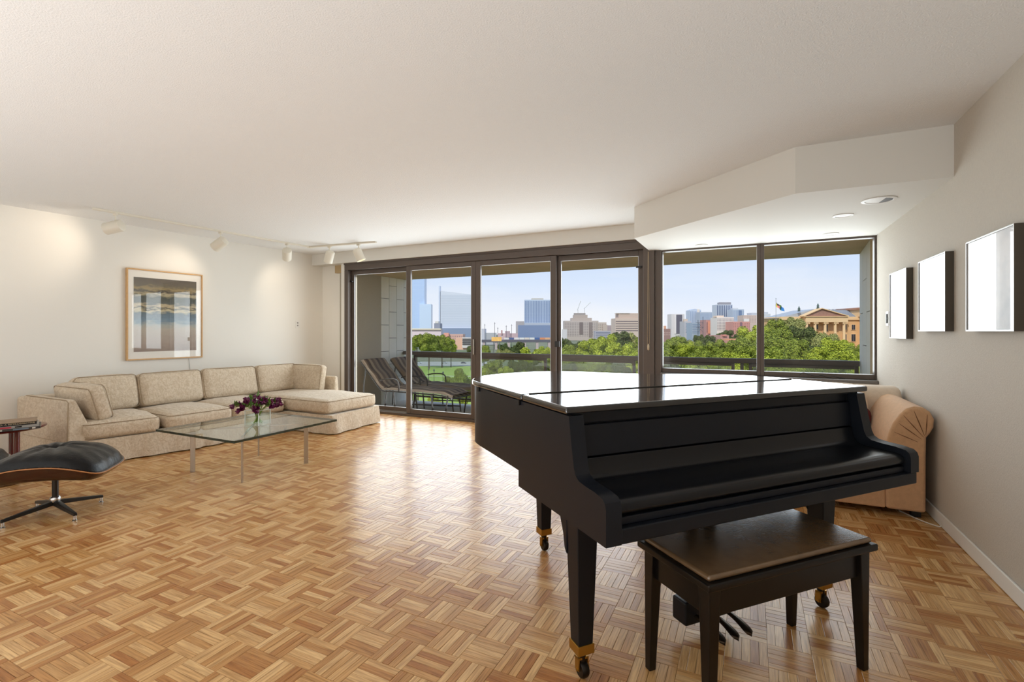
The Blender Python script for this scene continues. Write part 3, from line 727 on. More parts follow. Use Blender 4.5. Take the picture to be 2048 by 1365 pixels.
MB().lathe([(.026, .085), (.030, .09), (.030, .115), (.022, .125)], (0, 0, 0), 18).build('collar', m_pol, ot, smooth=True)
for i in range(4):
    a = math.radians(45 + 90 * i); c, s_ = math.cos(a), math.sin(a)
    def L3(r, w, z): return (r * c - w * s_, r * s_ + w * c, z)
    mb = MB().hexa([L3(.0, -.022, .070), L3(.272, -.011, .034), L3(.272, .011, .034), L3(.0, .022, .070)], [L3(.0, -.018, .100), L3(.272, -.009, .052), L3(.272, .009, .052), L3(.0, .018, .100)])
    lg = mb.build('base_arm', m_alu, ot, bevel=.003)
    MB().lathe([(.014, 0), (.014, .006), (.009, .010), (.008, .036)], (.262 * c, .262 * s_, 0), 12).build('glide', m_pol, lg, smooth=True)
# ------------------------------------------------------------------ lounge chair, only its front corner enters the frame
cd = Vector((-.7071, -.7071)); cc = oc + cd * .765 + Vector((-.05, .05))
lc = thing('lounge_chair', 'black leather lounge chair with wooden shell, its seat corner at the left edge', 'chair', (*cc, 0), math.radians(45))
def seat_z(x): t = x / .36; return .325 + .06 * max(0, t) - .055 * max(0., t) ** 4
def st(u, v):
    x, y, m = sq(u, v, .36, .37); edge = max(0., 1 - m ** 6) ** .5
    return x, y, seat_z(x) + .012 + .07 * edge + .004 * math.sin(40 * x) * (m ** 4)
mb = MB().grid(st, 34, 30, uvs=False); mb.grid(lambda u, v: (lambda p: (p[0], p[1], seat_z(p[0]) + .008))(sq(u, v, .36, .37)), 16, 16, uvs=False, flip=True)
mb.build('seat_cushion', m_blk, lc, smooth=True, angle=60)
mb = MB().grid(lambda u, v: (lambda p: (p[0], p[1], seat_z(p[0]) + .010))(sq(u, v, .368, .378)), 20, 20, uvs=False)
mb.grid(lambda u, v: (lambda p: (p[0], p[1], seat_z(p[0]) - .06 * (1 - p[2] ** 8)))(sq(u, v, .368, .378)), 20, 20, uvs=False, flip=True)
sh = mb.build('seat_shell', m_rose, lc, smooth=True, angle=60)
per = []
for i in range(80):
    a = 2 * math.pi * i / 80; c, s_ = math.cos(a), math.sin(a); l = (abs(c) ** 5 + abs(s_) ** 5) ** .2
    per.append((c / l * .368, s_ / l * .378, seat_z(c / l * .368) + .006))
MB().tube(per, .0045, 6, close=True).build('plywood_edge', m_ply, sh, smooth=True)
for nm, z0, x0, h, w in (('back', .42, -.40, .28, .38), ('headrest', .70, -.50, .24, .36)):
    s = rbox(w * 2, .09, h, .04, puff=.0, puff_side=.02, cuts=9); xform(s, T((x0 + .05, 0, z0)) @ RZ(-90) @ RXm(20)); s.build(nm + '_cushion', m_blk, lc, smooth=True, angle=0)
    s = rbox(w * 2 + .02, .03, h + .02, .014, cuts=9, puff_side=.02); xform(s, T((x0 - .01, 0, z0 - .01)) @ RZ(-90) @ RXm(20)); s.build(nm + '_shell', m_rose, lc, smooth=True, angle=0)
for sy in (-1, 1):
    s = rbox(.34, .11, .06, .028, cuts=7); xform(s, T((-.06, sy * .40, .50))); s.build('armrest', m_blk, lc, smooth=True, angle=0)
    MB().hexa([(-.32, sy * .40 - .02, .40), (.0, sy * .40 - .02, .46), (.0, sy * .40 + .02, .46), (-.32, sy * .40 + .02, .40)], [(-.32, sy * .40 - .02, .50), (.0, sy * .40 - .02, .505), (.0, sy * .40 + .02, .505), (-.32, sy * .40 + .02, .50)]).build('armrest_support', m_rose, lc)
MB().tube([(0, 0, .10), (-.02, 0, .30)], .022, 14).build('column', m_alu, lc, smooth=True)
for i in range(5):
    a = math.radians(36 + 72 * i); c, s_ = math.cos(a), math.sin(a)
    def L3(r, w, z): return (r * c - w * s_, r * s_ + w * c, z)
    lg = MB().hexa([L3(.0, -.024, .075), L3(.31, -.012, .034), L3(.31, .012, .034), L3(.0, .024, .075)], [L3(.0, -.02, .108), L3(.31, -.010, .054), L3(.31, .010, .054), L3(.0, .02, .108)]).build('base_arm', m_alu, lc, bevel=.003)
    MB().lathe([(.014, 0), (.014, .006), (.009, .010), (.008, .038)], (.30 * c, .30 * s_, 0), 12).build('glide', m_pol, lg, smooth=True)
# ------------------------------------------------------------------ round red side table and books
m_red = M('dark red lacquer', (92, 18, 26), .12, coat=.6)
tc_ = Vector((-5.62, 1.80))
sd = thing('side_table', 'round dark red lacquered side table beside the sofa arm', 'table', (*tc_, 0))
MB().lathe([(.0, .428), (.262, .428), (.276, .433), (.280, .440), (.276, .447), (.262, .450), (.0, .450)], (0, 0, 0), 64).build('table_top', m_red, sd, smooth=True, angle=50)
MB().lathe([(.0, .002), (.235, .002), (.245, .010), (.24, .018), (.0, .024)], (0, 0, 0), 64).build('base_disc', m_red, sd, smooth=True, angle=50)
for i in range(3):
    a = math.radians(18 + 120 * i); MB().tube([(.15 * math.cos(a), .15 * math.sin(a), .02), (.15 * math.cos(a), .15 * math.sin(a), .43)], .020, 16).build('leg', m_red, sd, smooth=True)
m_page = M('book pages', (214, 200, 170), .9)
def book(label, z, w, d, h, cov, rz, off, text=None, tcol=None, deco=(), top=None):
    b = thing('book', label, 'book', (tc_.x + off[0], tc_.y + off[1], z), math.radians(rz), 'books stacked on the red side table')
    MB().box(-w / 2 + .004, -d / 2 + .003, .003, w / 2 - .004, d / 2 - .004, h - .003).build('pages', m_page, b)
    c = MB(); c.box(-w / 2, -d / 2, 0, w / 2, d / 2, .003); MB().box(-w / 2, -d / 2, h - .003, w / 2, d / 2, h).build('front_cover', top or cov, b); c.box(-w / 2, -d / 2, .003, w / 2, -d / 2 + .003, h - .003)
    c.build('cover', cov, b)
    for (xa, xb, za, zb, m) in deco: MB().box(xa, -d / 2 - .0006, za * h, xb, -d / 2, zb * h).build('spine_print', m, b)
    if text:
        cu = bpy.data.curves.new('spine_lettering', 'FONT'); cu.body = text; cu.size = h * .62; cu.extrude = .0003; cu.align_x = 'CENTER'; cu.align_y = 'CENTER'
        to = bpy.data.objects.new('spine_lettering_tmp', cu); COL.objects.link(to); bpy.context.view_layer.update()
        me = bpy.data.meshes.new_from_object(to.evaluated_get(bpy.context.evaluated_depsgraph_get())); bpy.data.objects.remove(to)
        me.materials.clear(); me.materials.append(tcol); o = bpy.data.objects.new('spine_lettering', me); COL.objects.link(o); o.parent = b
        wd = max(v.co.x for v in me.vertices) - min(v.co.x for v in me.vertices); k = (w * .94) / wd
        o.location = (0, -d / 2 - .0005, h * .5); o.rotation_euler = (math.radians(90), 0, 0); o.scale = (k, 1, 1)
    return b
bk = 69
m_c1 = M('charcoal book cover', (70, 66, 62), .4); m_c2 = M('black book cover', (24, 20, 18), .4); m_c3 = M('pale grey book cover', (168, 164, 158), .4)
m_pr = M('pink red print', (196, 60, 74), .5); m_pw = M('white print', (220, 216, 208), .5); m_pb = M('blue grey print', (120, 140, 156), .5); m_cream = M('cream lettering', (206, 186, 150), .5)
book('thin dark book at the bottom of the stack on the red table', .4502, .40, .27, .018, m_c1, bk, (.165, -.02), deco=((-.05, -.02, .2, .8, m_pw), (.04, .13, .2, .8, m_pb), (.15, .17, .2, .9, m_pw)))
book('pink and white book in the middle of the stack on the red table', .4685, .38, .265, .018, m_c3, bk + 1, (.16, -.02), deco=((-.15, .03, .15, .85, m_pr), (.05, .09, .2, .8, m_c2)))
book('thick black book with cream spine lettering on top of the stack', .4868, .36, .255, .026, m_c2, bk, (.155, -.02), 'PABLO PICASSO: A RETROSPECTIVE', m_cream, top=M('tan printed book cover', (150, 122, 92), .5, var=.3, vscale=20))
# ------------------------------------------------------------------ glass coffee table
m_tg = glass('greenish table glass', (.93, .97, .95), 1.85)
m_edge = M('dark green glass edge', (18, 44, 38), .08, spec=.8)
m_chr = M('brushed chrome bar', (176, 168, 158), .22, metal=1.)
ct = thing('coffee_table', 'square glass coffee table on slim chrome bar legs in front of the sofa', 'table', (-4.105, 2.975, 0))
hw = .522; TZ = .40
mb = MB(); n = 0
mb.v = [(-hw, -hw, TZ - .019), (hw, -hw, TZ - .019), (hw, hw, TZ - .019), (-hw, hw, TZ - .019), (-hw, -hw, TZ), (hw, -hw, TZ), (hw, hw, TZ), (-hw, hw, TZ)]
mb.face((0, 3, 2, 1)); mb.face((4, 5, 6, 7)); mb.cur = 1
for q in ((0, 1, 5, 4), (1, 2, 6, 5), (2, 3, 7, 6), (3, 0, 4, 7)): mb.face(q)
mb.build('glass_top', [m_tg, m_edge], ct)
for sx in (-1, 1):
    for sy in (-1, 1):
        c = Vector((sx * .333, sy * .323)); u = Vector((sx, sy)).normalized(); v = Vector((-u.y, u.x)); w_, t_ = .019, .006
        P = [c + u * a * w_ + v * b * t_ for a, b in ((-1, -1), (1, -1), (1, 1), (-1, 1))]
        if (P[1] - P[0]).cross(P[2] - P[1]) < 0: P.reverse()
        MB().hexa([(p.x, p.y, 0) for p in P], [(p.x, p.y, TZ - .0195) for p in P]).build('leg', m_chr, ct, bevel=.0015)
for sgn in (1, -1):
    u = Vector((1, sgn * .97)).normalized(); v = Vector((-u.y, u.x)); l = .44; t_ = .006
    P = [u * -l - v * t_, u * l - v * t_, u * l + v * t_, u * -l + v * t_]
    z1 = TZ - .0195 if sgn > 0 else TZ - .0197
    MB().hexa([(p.x, p.y, z1 - .012) for p in P], [(p.x, p.y, z1) for p in P]).build('cross_bar', m_chr, ct)
# ------------------------------------------------------------------ vase and flowers
VX, VY = -4.03, 2.985
m_vg = glass('clear vase glass', (.97, .99, .98), 1.5)
m_vr = M('bright glass rim', (236, 240, 240), .05, spec=.8)
vs = thing('vase', 'clear square glass vase on the glass coffee table', 'vase', (VX, VY, TZ), math.radians(12))
h, a, t_ = .135, .072, .006
mb = MB()
for x0, y0_, x1, y1_ in ((-a, -a, a, -a + t_), (-a, a - t_, a, a), (-a, -a + t_, -a + t_, a - t_), (a - t_, -a + t_, a, a - t_)): mb.box(x0, y0_, .001, x1, y1_, h)
mb.box(-a + t_, -a + t_, .001, a - t_, a - t_, .014)
mb.build('glass_body', m_vg, vs)
m_vc = M('painted glass edge glint', (226, 236, 234), .05, spec=.9)  # opaque pale bars painting the bright glints along the vase edges
for sx in (-1, 1):
    for sy in (-1, 1): MB().box(sx * a - .0035, sy * a - .0035, .001, sx * a + .0035, sy * a + .0035, h).build('edge_glint', m_vc, vs, bevel=.002)
for x0, y0_, x1, y1_ in ((-a, -a - .001, a, -a + .003), (-a, a - .003, a, a + .001), (-a - .001, -a, -a + .003, a), (a - .003, -a, a + .001, a)): MB().box(x0, y0_, h - .001, x1, y1_, h + .003).build('rim_glint', m_vc, vs)
MB().box(-a + t_, -a + t_, .0145, a - t_, a - t_, .09).build('water', glass('vase water', (.95, .98, .96), 1.33), vs)
m_stem = M('light green stem', (128, 158, 62), .5); m_leaf = M('fresh green leaf', (92, 132, 48), .5, var=.3, vscale=30); m_pet = M('deep purple petal', (128, 40, 94), .5, col2=(78, 18, 58), vscale=60)
RF = random.Random(3)
def petal_blossom(mb, c, ax, s):
    ax = Vector(ax).normalized(); a = ax.orthogonal().normalized(); b = ax.cross(a)
    for i in range(6):
        th = i * math.pi / 3 + RF.uniform(-.2, .2); o_ = a * math.cos(th) + b * math.sin(th); sd_ = ax.cross(o_)
        p0 = Vector(c); p1 = p0 + ax * s * .55 + o_ * s * .34; p2 = p0 + ax * s * 1.05 + o_ * s * (.30 + .25 * (i % 2))
        n = len(mb.v); w = s * .30
        mb.v += [tuple(p0), tuple(p1 - sd_ * w), tuple(p1 + o_ * s * .07), tuple(p1 + sd_ * w), tuple(p2)]
        mb.face((n, n + 1, n + 2)); mb.face((n, n + 2, n + 3)); mb.face((n + 1, n + 4, n + 2)); mb.face((n + 2, n + 4, n + 3))
for i in range(22):
    a_ = 2 * math.pi * i / 22 * 1.0 + RF.uniform(-.2, .2); rr = (.17 if i % 3 else .09) * RF.uniform(.75, 1.1); ztop = h + (.035 if i % 3 else .09) + RF.uniform(-.02, .025)
    st_ = thing('flower_stem', 'purple blossom stem with green leaves in the square glass vase', 'flower', (VX, VY, TZ), 0, 'purple flower stems in the glass vase')
    b0 = (-.045 * math.cos(a_) * RF.uniform(.3, 1), -.045 * math.sin(a_) * RF.uniform(.3, 1), .018)
    e_ = (.048 * math.cos(a_), .048 * math.sin(a_), h + .004); e2 = (rr * math.cos(a_), rr * math.sin(a_), ztop)
    path = catmull([b0, e_, ((e_[0] + e2[0]) / 2, (e_[1] + e2[1]) / 2, max(e_[2], e2[2]) * .55 + e_[2] * .45 + .012), e2], 5)
    MB().tube(path, .0025, 5).build('stem', m_stem, st_, smooth=True)
    mb = MB()
    for q in range(4):
        d = Vector((math.cos(a_) * RF.uniform(.0, 1) + RF.uniform(-.8, .8), math.sin(a_) * RF.uniform(0, 1) + RF.uniform(-.8, .8), RF.uniform(-.5, 1)))
        petal_blossom(mb, Vector(e2) + d * .008, d, RF.uniform(.034, .046))
    mb.build('blossom', m_pet, st_)
    mb = MB()
    for q in range(7):
        p = path[RF.randrange(8, len(path))]; d = Vector((RF.uniform(-1, 1), RF.uniform(-1, 1), RF.uniform(.1, 1.3))).normalized(); sd_ = d.cross(Vector((0, 0, 1))).normalized(); l = RF.uniform(.045, .08)
        n = len(mb.v); mb.v += [tuple(p), tuple(p + d * l * .5 - sd_ * .012), tuple(p + d * l * .5 + Vector((0, 0, .003))), tuple(p + d * l * .5 + sd_ * .012), tuple(p + d * l)]
        mb.face((n, n + 1, n + 2)); mb.face((n, n + 2, n + 3)); mb.face((n + 1, n + 4, n + 2)); mb.face((n + 2, n + 4, n + 3))
    mb.build('leaf_spray', m_leaf, st_)
# ------------------------------------------------------------------ ceiling track and spotlights
m_trk = M('off white enamel', (226, 220, 206), .4)
m_lens = M('warm lamp lens', (255, 226, 180), .4, emit=(1, .78, .5, 1), estr=3.)
TA, TB, TCc = Vector((-5.958, 2.575)), Vector((-5.815, 5.157)), Vector((-4.67, 5.273))
tk = thing('ceiling_track', 'white L-shaped lighting track on the ceiling by the left wall', 'light track', (TA.x, TA.y, CEIL - .03), world=True)
for p, q in ((TA, TB), (TB, TCc)):
    u = (q - p).normalized(); v = Vector((-u.y, u.x)) * .018
    P = [p - v, q - v, q + v, p + v]
    MB().hexa([(a.x, a.y, CEIL - .022) for a in P], [(a.x, a.y, CEIL) for a in P]).build('rail', m_trk, tk, bevel=.002)
MB().box(TB.x - .03, TB.y - .03, CEIL - .026, TB.x + .03, TB.y + .03, CEIL).build('corner_connector', m_trk, tk, bevel=.002)
def on_track(px, p, q):
    a, b, _ = ray(px); d = q - p
    # p + t d parallel to (a, b)
    t = (p.y * a - p.x * b) / (d.x * b - d.y * a); return p + d * t
heads = [(231, TA, TB, (-.78, -.42, -.22), 'leftmost white track spotlight, above the sofa corner by the picture'),
         (441, TA, TB, (-.75, -.25, -.50), 'second white track spotlight from the left, right of the picture'),
         (574, TA, TB, (-.55, .45, -.50), 'third white track spotlight from the left, pointing into the corner'),
         (659, TB, TCc, (-.42, .12, -.85), 'fourth white track spotlight from the left, first on the short track'),
         (717, TB, TCc, (.30, .25, -.90), 'rightmost white track spotlight, at the end of the short track')]
for px, p, q, ax, lab in heads:
    c = on_track(px, p, q); ax = Vector(ax).normalized()
    s_ = thing('track_spotlight', lab, 'spotlight', (c.x, c.y, CEIL - .16), 0, 'white spotlights on the ceiling track')
    MB().box(-.028, -.012, .118, .028, .012, .138).build('adapter', m_trk, s_, bevel=.003)
    MB().tube([(0, 0, .045), (0, 0, .12)], .007, 8).build('stem', m_trk, s_, smooth=True)
    r, L_ = .062, .17
    c0 = -ax * L_ * .42
    MB().lathe([(.0, -.004), (r * .7, -.003), (r * .93, .006), (r, .022), (r, L_), (r - .006, L_), (r - .006, L_ - .045), (.0, L_ - .045)], c0, 28, axis=ax).build('housing', m_trk, s_, smooth=True, angle=40)
    MB().lathe([(.0, 0), (r - .010, 0), (r - .010, .004), (.0, .004)], c0 + ax * (L_ - .04), 24, axis=ax).build('lens', m_lens, s_)
    lo = lamp('track_bulb', 'SPOT', (0, 0, 0), ax.to_track_quat('-Z', 'Y').to_euler(), 7, (1, .84, .66), spot_size=math.radians(95), spot_blend=.9, shadow_soft_size=.04)
    lo.location = c0 + ax * (L_ + .01); lo.parent = s_
# recessed lights in the soffit
m_can = M('white recessed trim', (228, 226, 222), .4); m_blkcan = M('dark gimbal', (58, 48, 44), .5)
for px, py, r, dark, lab in ((1758, 400, .105, True, 'large recessed soffit light with dark half gimbal, nearest the camera'), (1686, 431, .072, False, 'second recessed soffit light, between the large one and the window'),
                       (1662, 468, .066, False, 'recessed soffit light beside the right window top edge'), (1403, 491, .066, False, 'recessed soffit light at the left end near the bronze post')):
    p = onz(px, py, SOF)
    d = thing('recessed_light', lab, 'ceiling light', (p.x, min(p.y, 5.66), SOF), 0, 'recessed lights in the soffit')
    MB().lathe([(r * .78, .0), (r, -.001), (r, -.005), (r * .80, -.007), (r * .78, -.004)], (0, 0, 0), 32).build('trim_ring', m_can, d, smooth=True)
    if dark:
        MB().lathe([(.0, -.0015), (r * .8, -.0015), (r * .8, -.003), (.0, -.003)], (0, 0, 0), 32).build('reflector', m_can, d)
        pts = [(r * .76 * math.cos(math.radians(x)), r * .76 * math.sin(math.radians(x))) for x in range(-70, 81, 10)]
        MB().prism(pts, -.0055, -.0032).build('gimbal', m_blkcan, d)
    else:
        MB().lathe([(.0, -.0015), (r * .8, -.0015), (r * .8, -.003), (.0, -.003)], (0, 0, 0), 32).build('reflector', m_can, d)
        MB().lathe([(.0, -.0032), (r * .38, -.0032), (r * .36, -.005), (.0, -.006)], (0, 0, 0), 20).build('bulb', M('frosted bulb', (214, 208, 198), .3), d)
# ------------------------------------------------------------------ framed picture on the left wall
yaw_l = math.atan2(1, .0539)
pa = (lwx(3.157), 3.157)
pc = thing('framed_print', 'large abstract landscape print in a light wood frame above the sofa', 'picture', (*pa, .905), yaw_l)
# local x along the wall, local -y into the room
PWd, PH = .855, 1.09
m_fw = M('light maple frame', (206, 164, 112), .4, var=.12, vscale=30)
m_mat = M('white mat board', (240, 236, 228), .8, coat=1., coat_rough=.0)
fd = .035
fr_ = MB(); b_ = .016
for x0, x1, z0, z1 in ((0, b_, 0, PH), (PWd - b_, PWd, 0, PH), (b_, PWd - b_, 0, b_), (b_, PWd - b_, PH - b_, PH)): fr_.box(x0, -fd, z0, x1, -.002, z1)
fr_.build('frame', m_fw, pc, bevel=.002)
MB().box(b_, -.022, b_, PWd - b_, -.004, PH - b_).build('mat_board', m_mat, pc)
m_art = bpy.data.materials.new('abstract shoreline print'); m_art.use_nodes = True
nt = m_art.node_tree; L = nt.links.new; b = nt.nodes['Principled BSDF']
tcn = nt.nodes.new('ShaderNodeTexCoord'); sp = nt.nodes.new('ShaderNodeSeparateXYZ'); L(tcn.outputs['Generated'], sp.inputs[0])
ns = nt.nodes.new('ShaderNodeTexNoise'); ns.inputs['Scale'].default_value = 7; ns.inputs['Detail'].default_value = 8; mp = nt.nodes.new('ShaderNodeMapping'); mp.inputs['Scale'].default_value = (1, 1, 3.2)
L(tcn.outputs['Generated'], mp.inputs[0]); L(mp.outputs[0], ns.inputs['Vector'])
ma = nt.nodes.new('ShaderNodeMath'); ma.operation = 'MULTIPLY_ADD'; ma.inputs[1].default_value = .16; L(ns.outputs['Fac'], ma.inputs[0])
sb = nt.nodes.new('ShaderNodeMath'); sb.operation = 'SUBTRACT'; sb.inputs[1].default_value = .08; L(sp.outputs['Z'], sb.inputs[0]); L(sb.outputs[0], ma.inputs[2])
rp = nt.nodes.new('ShaderNodeValToRGB'); L(ma.outputs[0], rp.inputs[0])
stops = [(0, (150, 132, 122)), (.12, (166, 150, 138)), (.30, (178, 168, 154)), (.37, (158, 164, 160)), (.42, (112, 134, 150)), (.52, (96, 112, 122)), (.56, (196, 184, 150)), (.59, (70, 74, 70)), (.62, (190, 174, 140)), (.66, (82, 86, 80)), (.74, (70, 74, 66)), (.79, (172, 160, 128)), (.82, (60, 56, 50)), (.86, (150, 132, 92)), (.90, (104, 96, 80)), (1, (92, 84, 76))]  # print tones lightened to carry the reflection in its glass
rp.color_ramp.elements[0].color = srgb(*stops[0][1]); rp.color_ramp.elements[1].color = srgb(*stops[-1][1])
for p_, c_ in stops[1:-1]:
    e = rp.color_ramp.elements.new(p_); e.color = srgb(*c_)
L(rp.outputs[0], b.inputs['Base Color']); b.inputs['Roughness'].default_value = .7; b.inputs['Coat Weight'].default_value = 1; b.inputs['Coat Roughness'].default_value = 0
MB().box(.075, -.0235, .10, PWd - .075, -.022, PH - .10).build('print', m_art, pc)
MB().box(b_, -.0285, b_, PWd - b_, -.0265, PH - b_).build('glazing', glass('picture glass', (1, 1, 1), 1.5), pc)
tag(MB().tube([(lwx(3.9) + .004, 3.85, .90), (lwx(3.9) + .005, 3.86, .82), (lwx(3.9) + .004, 3.87, .70)], .0022, 5).build('picture_wire', M('thin grey wire', (150, 146, 140), .5)), 'thin wire hanging down the wall below the framed print', 'wire')
# wall plates
p = ony(618, 647, 5.55); yw = 5.47
sw_ = thing('wall_outlet', 'small white outlet plate on the left wall near the corner', 'outlet', (lwx(yw), yw, 1.30), yaw_l)
MB().box(-.037, -.006, 0, .037, -.0003, .115).build('plate', m_white, sw_, bevel=.002)
for z in (.03, .072): MB().box(-.013, -.008, z, .013, -.006, z + .022).build('socket', M('outlet grey', (150, 146, 140), .5), sw_, bevel=.001)
sw_ = thing('wall_control', 'chrome thermostat plate on the right wall beside the window', 'thermostat', (RX, 5.36, 1.30), math.radians(-90))
MB().box(-.045, -.012, 0, .045, -.0003, .125).build('plate', M('satin nickel plate', (190, 188, 184), .3, metal=.6), sw_, bevel=.003)
MB().box(-.012, -.020, .02, .012, -.012, .105).build('slider', M('dark slider', (60, 58, 56), .4), sw_, bevel=.002)
MB().box(-.03, -.016, .055, .03, -.012, .065).build('slider_bar', M('dark slider bar', (80, 78, 76), .4), sw_)
# three frames on the right wall
m_fr = M('dark pewter metal frame', (84, 78, 70), .4, metal=.5); m_frl = M('silver face frame', (190, 188, 184), .3, metal=.7)
m_pap = M('white paper print', (236, 236, 236), .6)
def prt(name, seed):
    m = bpy.data.materials.new(name); m.use_nodes = True; nt = m.node_tree; b = nt.nodes['Principled BSDF']
    tc = nt.nodes.new('ShaderNodeTexCoord'); n = nt.nodes.new('ShaderNodeTexNoise'); n.inputs['Scale'].default_value = 2.2; n.inputs['Detail'].default_value = 5
    mp = nt.nodes.new('ShaderNodeMapping'); mp.inputs['Location'].default_value = (seed, seed * 2, 0); nt.links.new(tc.outputs['Generated'], mp.inputs[0]); nt.links.new(mp.outputs[0], n.inputs['Vector'])
    rp = nt.nodes.new('ShaderNodeValToRGB'); rp.color_ramp.elements[0].position = .35; rp.color_ramp.elements[0].color = srgb(212, 218, 226); rp.color_ramp.elements[1].position = .6; rp.color_ramp.elements[1].color = srgb(242, 243, 246)
    nt.links.new(n.outputs['Fac'], rp.inputs[0]); nt.links.new(rp.outputs[0], b.inputs['Base Color']); b.inputs['Roughness'].default_value = .5
    b.inputs['Coat Weight'].default_value = 1; b.inputs['Coat Roughness'].default_value = 0; b.inputs['Coat IOR'].default_value = 1.5
    return m
for i, (ya, yb, za, zb, lab) in enumerate(((2.957, 3.50, 1.25, 1.735, 'largest-looking white print in a thin metal frame, nearest the camera on the right wall'),
                                    (3.818, 4.345, 1.25, 1.735, 'middle one of the three framed white prints on the right wall'),
                                    (4.641, 5.134, 1.193, 1.733, 'framed white print hung slightly lower, nearest the window on the right wall'))):
    f = thing('framed_white_print', lab, 'picture', (RX, ya, za), math.radians(90), 'framed white prints on the right wall')
    w_, h_ = yb - ya, zb - za; d_ = .042; t_ = .007
    fm = MB()
    for x0, x1, z0, z1 in ((0, t_, 0, h_), (w_ - t_, w_, 0, h_), (t_, w_ - t_, 0, t_), (t_, w_ - t_, h_ - t_, h_)): fm.box(x0, .001, z0, x1, d_, z1)
    fm.build('frame', m_fr, f)
    fm = MB()
    for x0, x1, z0, z1 in ((0, t_, 0, h_), (w_ - t_, w_, 0, h_), (t_, w_ - t_, 0, t_), (t_, w_ - t_, h_ - t_, h_)): fm.box(x0, d_, z0, x1, d_ + .001, z1)
    fm.build('frame_face', m_frl, f)
    MB().box(t_, .004, t_, w_ - t_, d_ - .004, h_ - t_).build('print', prt('pale print %d' % i, i * 3.1), f)
# ------------------------------------------------------------------ balcony loungers
m_ltube = M('dark bronze tube', (40, 32, 28), .5)
m_lcush = stripes('brown striped outdoor fabric', [(112, 96, 80), (76, 62, 54), (140, 124, 104), (92, 78, 66), (120, 104, 88), (60, 50, 46)], 1.6, 'Y', .85)
def lounger(label, X, Y):
    lg = thing('chaise_lounge', label, 'lounge chair', (X, Y, -.02), 0, 'striped loungers on the balcony')
    Wd = .56
    path = catmull([(0, .79), (.20, .58), (.40, .375), (.50, .345), (.60, .35), (1.1, .345), (1.55, .335), (1.72, .29)], 6)
    n = len(path) - 1
    def pt(u, off):
        i = min(int(u * n), n - 1); f = u * n - i; a, b = path[i], path[i + 1]; p = a + (b - a) * f; t = (b - a).normalized(); return p.x - t.y * off, p.y + t.x * off
    def top(u, v):
        e = max(0, 1 - abs(2 * v - 1) ** 8) ** .5; x, z = pt(u, .015 + .035 * e + .008 * math.sin(u * 46) * e); return x, (v - .5) * Wd, z
    def bot(u, v):
        x, z = pt(u, .012); return x, (v - .5) * Wd, z
    mb = MB().grid(top, 60, 22); mb.grid(bot, 60, 4, flip=True)
    cu = mb.build('cushion', m_lcush, lg, smooth=True, angle=0)
    fr2 = MB()
    for y in (-.27, 0.27): fr2.tube([(path[i].x, y, path[i].y - .008) for i in range(0, n + 1, 2)], .012, 6)
    fr2.tube([(0, -.27, .782), (0, .27, .782)], .012, 6); fr2.tube([(1.71, -.27, .285), (1.71, .27, .285)], .012, 6)
    fr2.build('frame', m_ltube, lg, smooth=True)
    for i in range(14):
        y = -.25 + .5 * i / 13; MB().tube([(-.015, y, .80), (.02, y, .775)], .008, 5).build('lacing', m_ltube, cu)
    for y in (-.27, .27):
        MB().tube(catmull([(.38, y, .50), (.50, y, .525), (.66, y, .53), (.74, y, .50), (.76, y, .42), (.76, y, .33)], 5), .011, 6).build('armrest', m_ltube, lg, smooth=True)
        for xa, xb in ((.52, .48), (.66, .70), (1.36, 1.40), (1.66, 1.60)):
            MB().tube([(xa, y, .335), ((xa + xb) / 2, y, .18), (xb, y, 0.0)], .011, 6).build('leg', m_ltube, lg, smooth=True)
        MB().tube([(.10, y, .66), (.06, y, .40), (.04, y, .02)], .009, 6).build('back_prop', m_ltube, lg, smooth=True)
        MB().tube([(.49, y, .06), (1.40, y, .09)], .010, 6).build('runner', m_ltube, lg, smooth=True)
lounger('brown striped chaise lounge on the balcony, the one nearer the glass doors', -5.60, 6.24)
lounger('brown striped chaise lounge on the balcony, the one by the railing', -5.50, 6.84)
# ------------------------------------------------------------------ ground, lawn, paths
GZ = -25.0
m_ground = M('summer parkland ground', (96, 112, 60), .95, col2=(128, 124, 104), vscale=.02)
struct(MB().prism([(2500 * math.cos(2 * math.pi * i / 48), 1200 + 3200 * math.sin(2 * math.pi * i / 48)) for i in range(48)], GZ - 2, GZ).build('ground', m_ground))
def gq(name, pts, z, mat, zb=0.):
    P = [onz(px, py, GZ) for px, py in pts]; q = [(p.x, p.y) for p in P]
    a = sum(q[i][0] * q[(i + 1) % len(q)][1] - q[(i + 1) % len(q)][0] * q[i][1] for i in range(len(q)))
    if a < 0: q.reverse()
    return MB().prism(q, GZ + zb, GZ + z).build(name, mat)
tag(gq('lawn', [(640, 733), (990, 733), (1010, 815), (600, 815)], .05, M('sunlit mown grass', (164, 188, 80), .95, var=.25, vscale=.08)), 'bright mown park lawn below the balcony', 'lawn', kind='stuff')
tag(gq('parking_road', [(640, 724), (1000, 724), (1000, 732.9), (640, 732.9)], .10, M('pale asphalt', (176, 172, 166), .9)), 'pale road crossing behind the park lawn', 'road')
for pts, lab in (([(700, 751.5), (960, 753), (960, 754), (700, 752.5)], 'upper thin park path across the lawn'), ([(700, 760), (960, 765), (960, 766.5), (700, 761.5)], 'lower park path across the lawn'), ([(700, 775), (960, 770), (960, 772), (700, 778)], 'broad park path near the bushes')):
    tag(gq('park_path', pts, .12, M('pale gravel path', (206, 200, 180), .95), .051), lab, 'path')
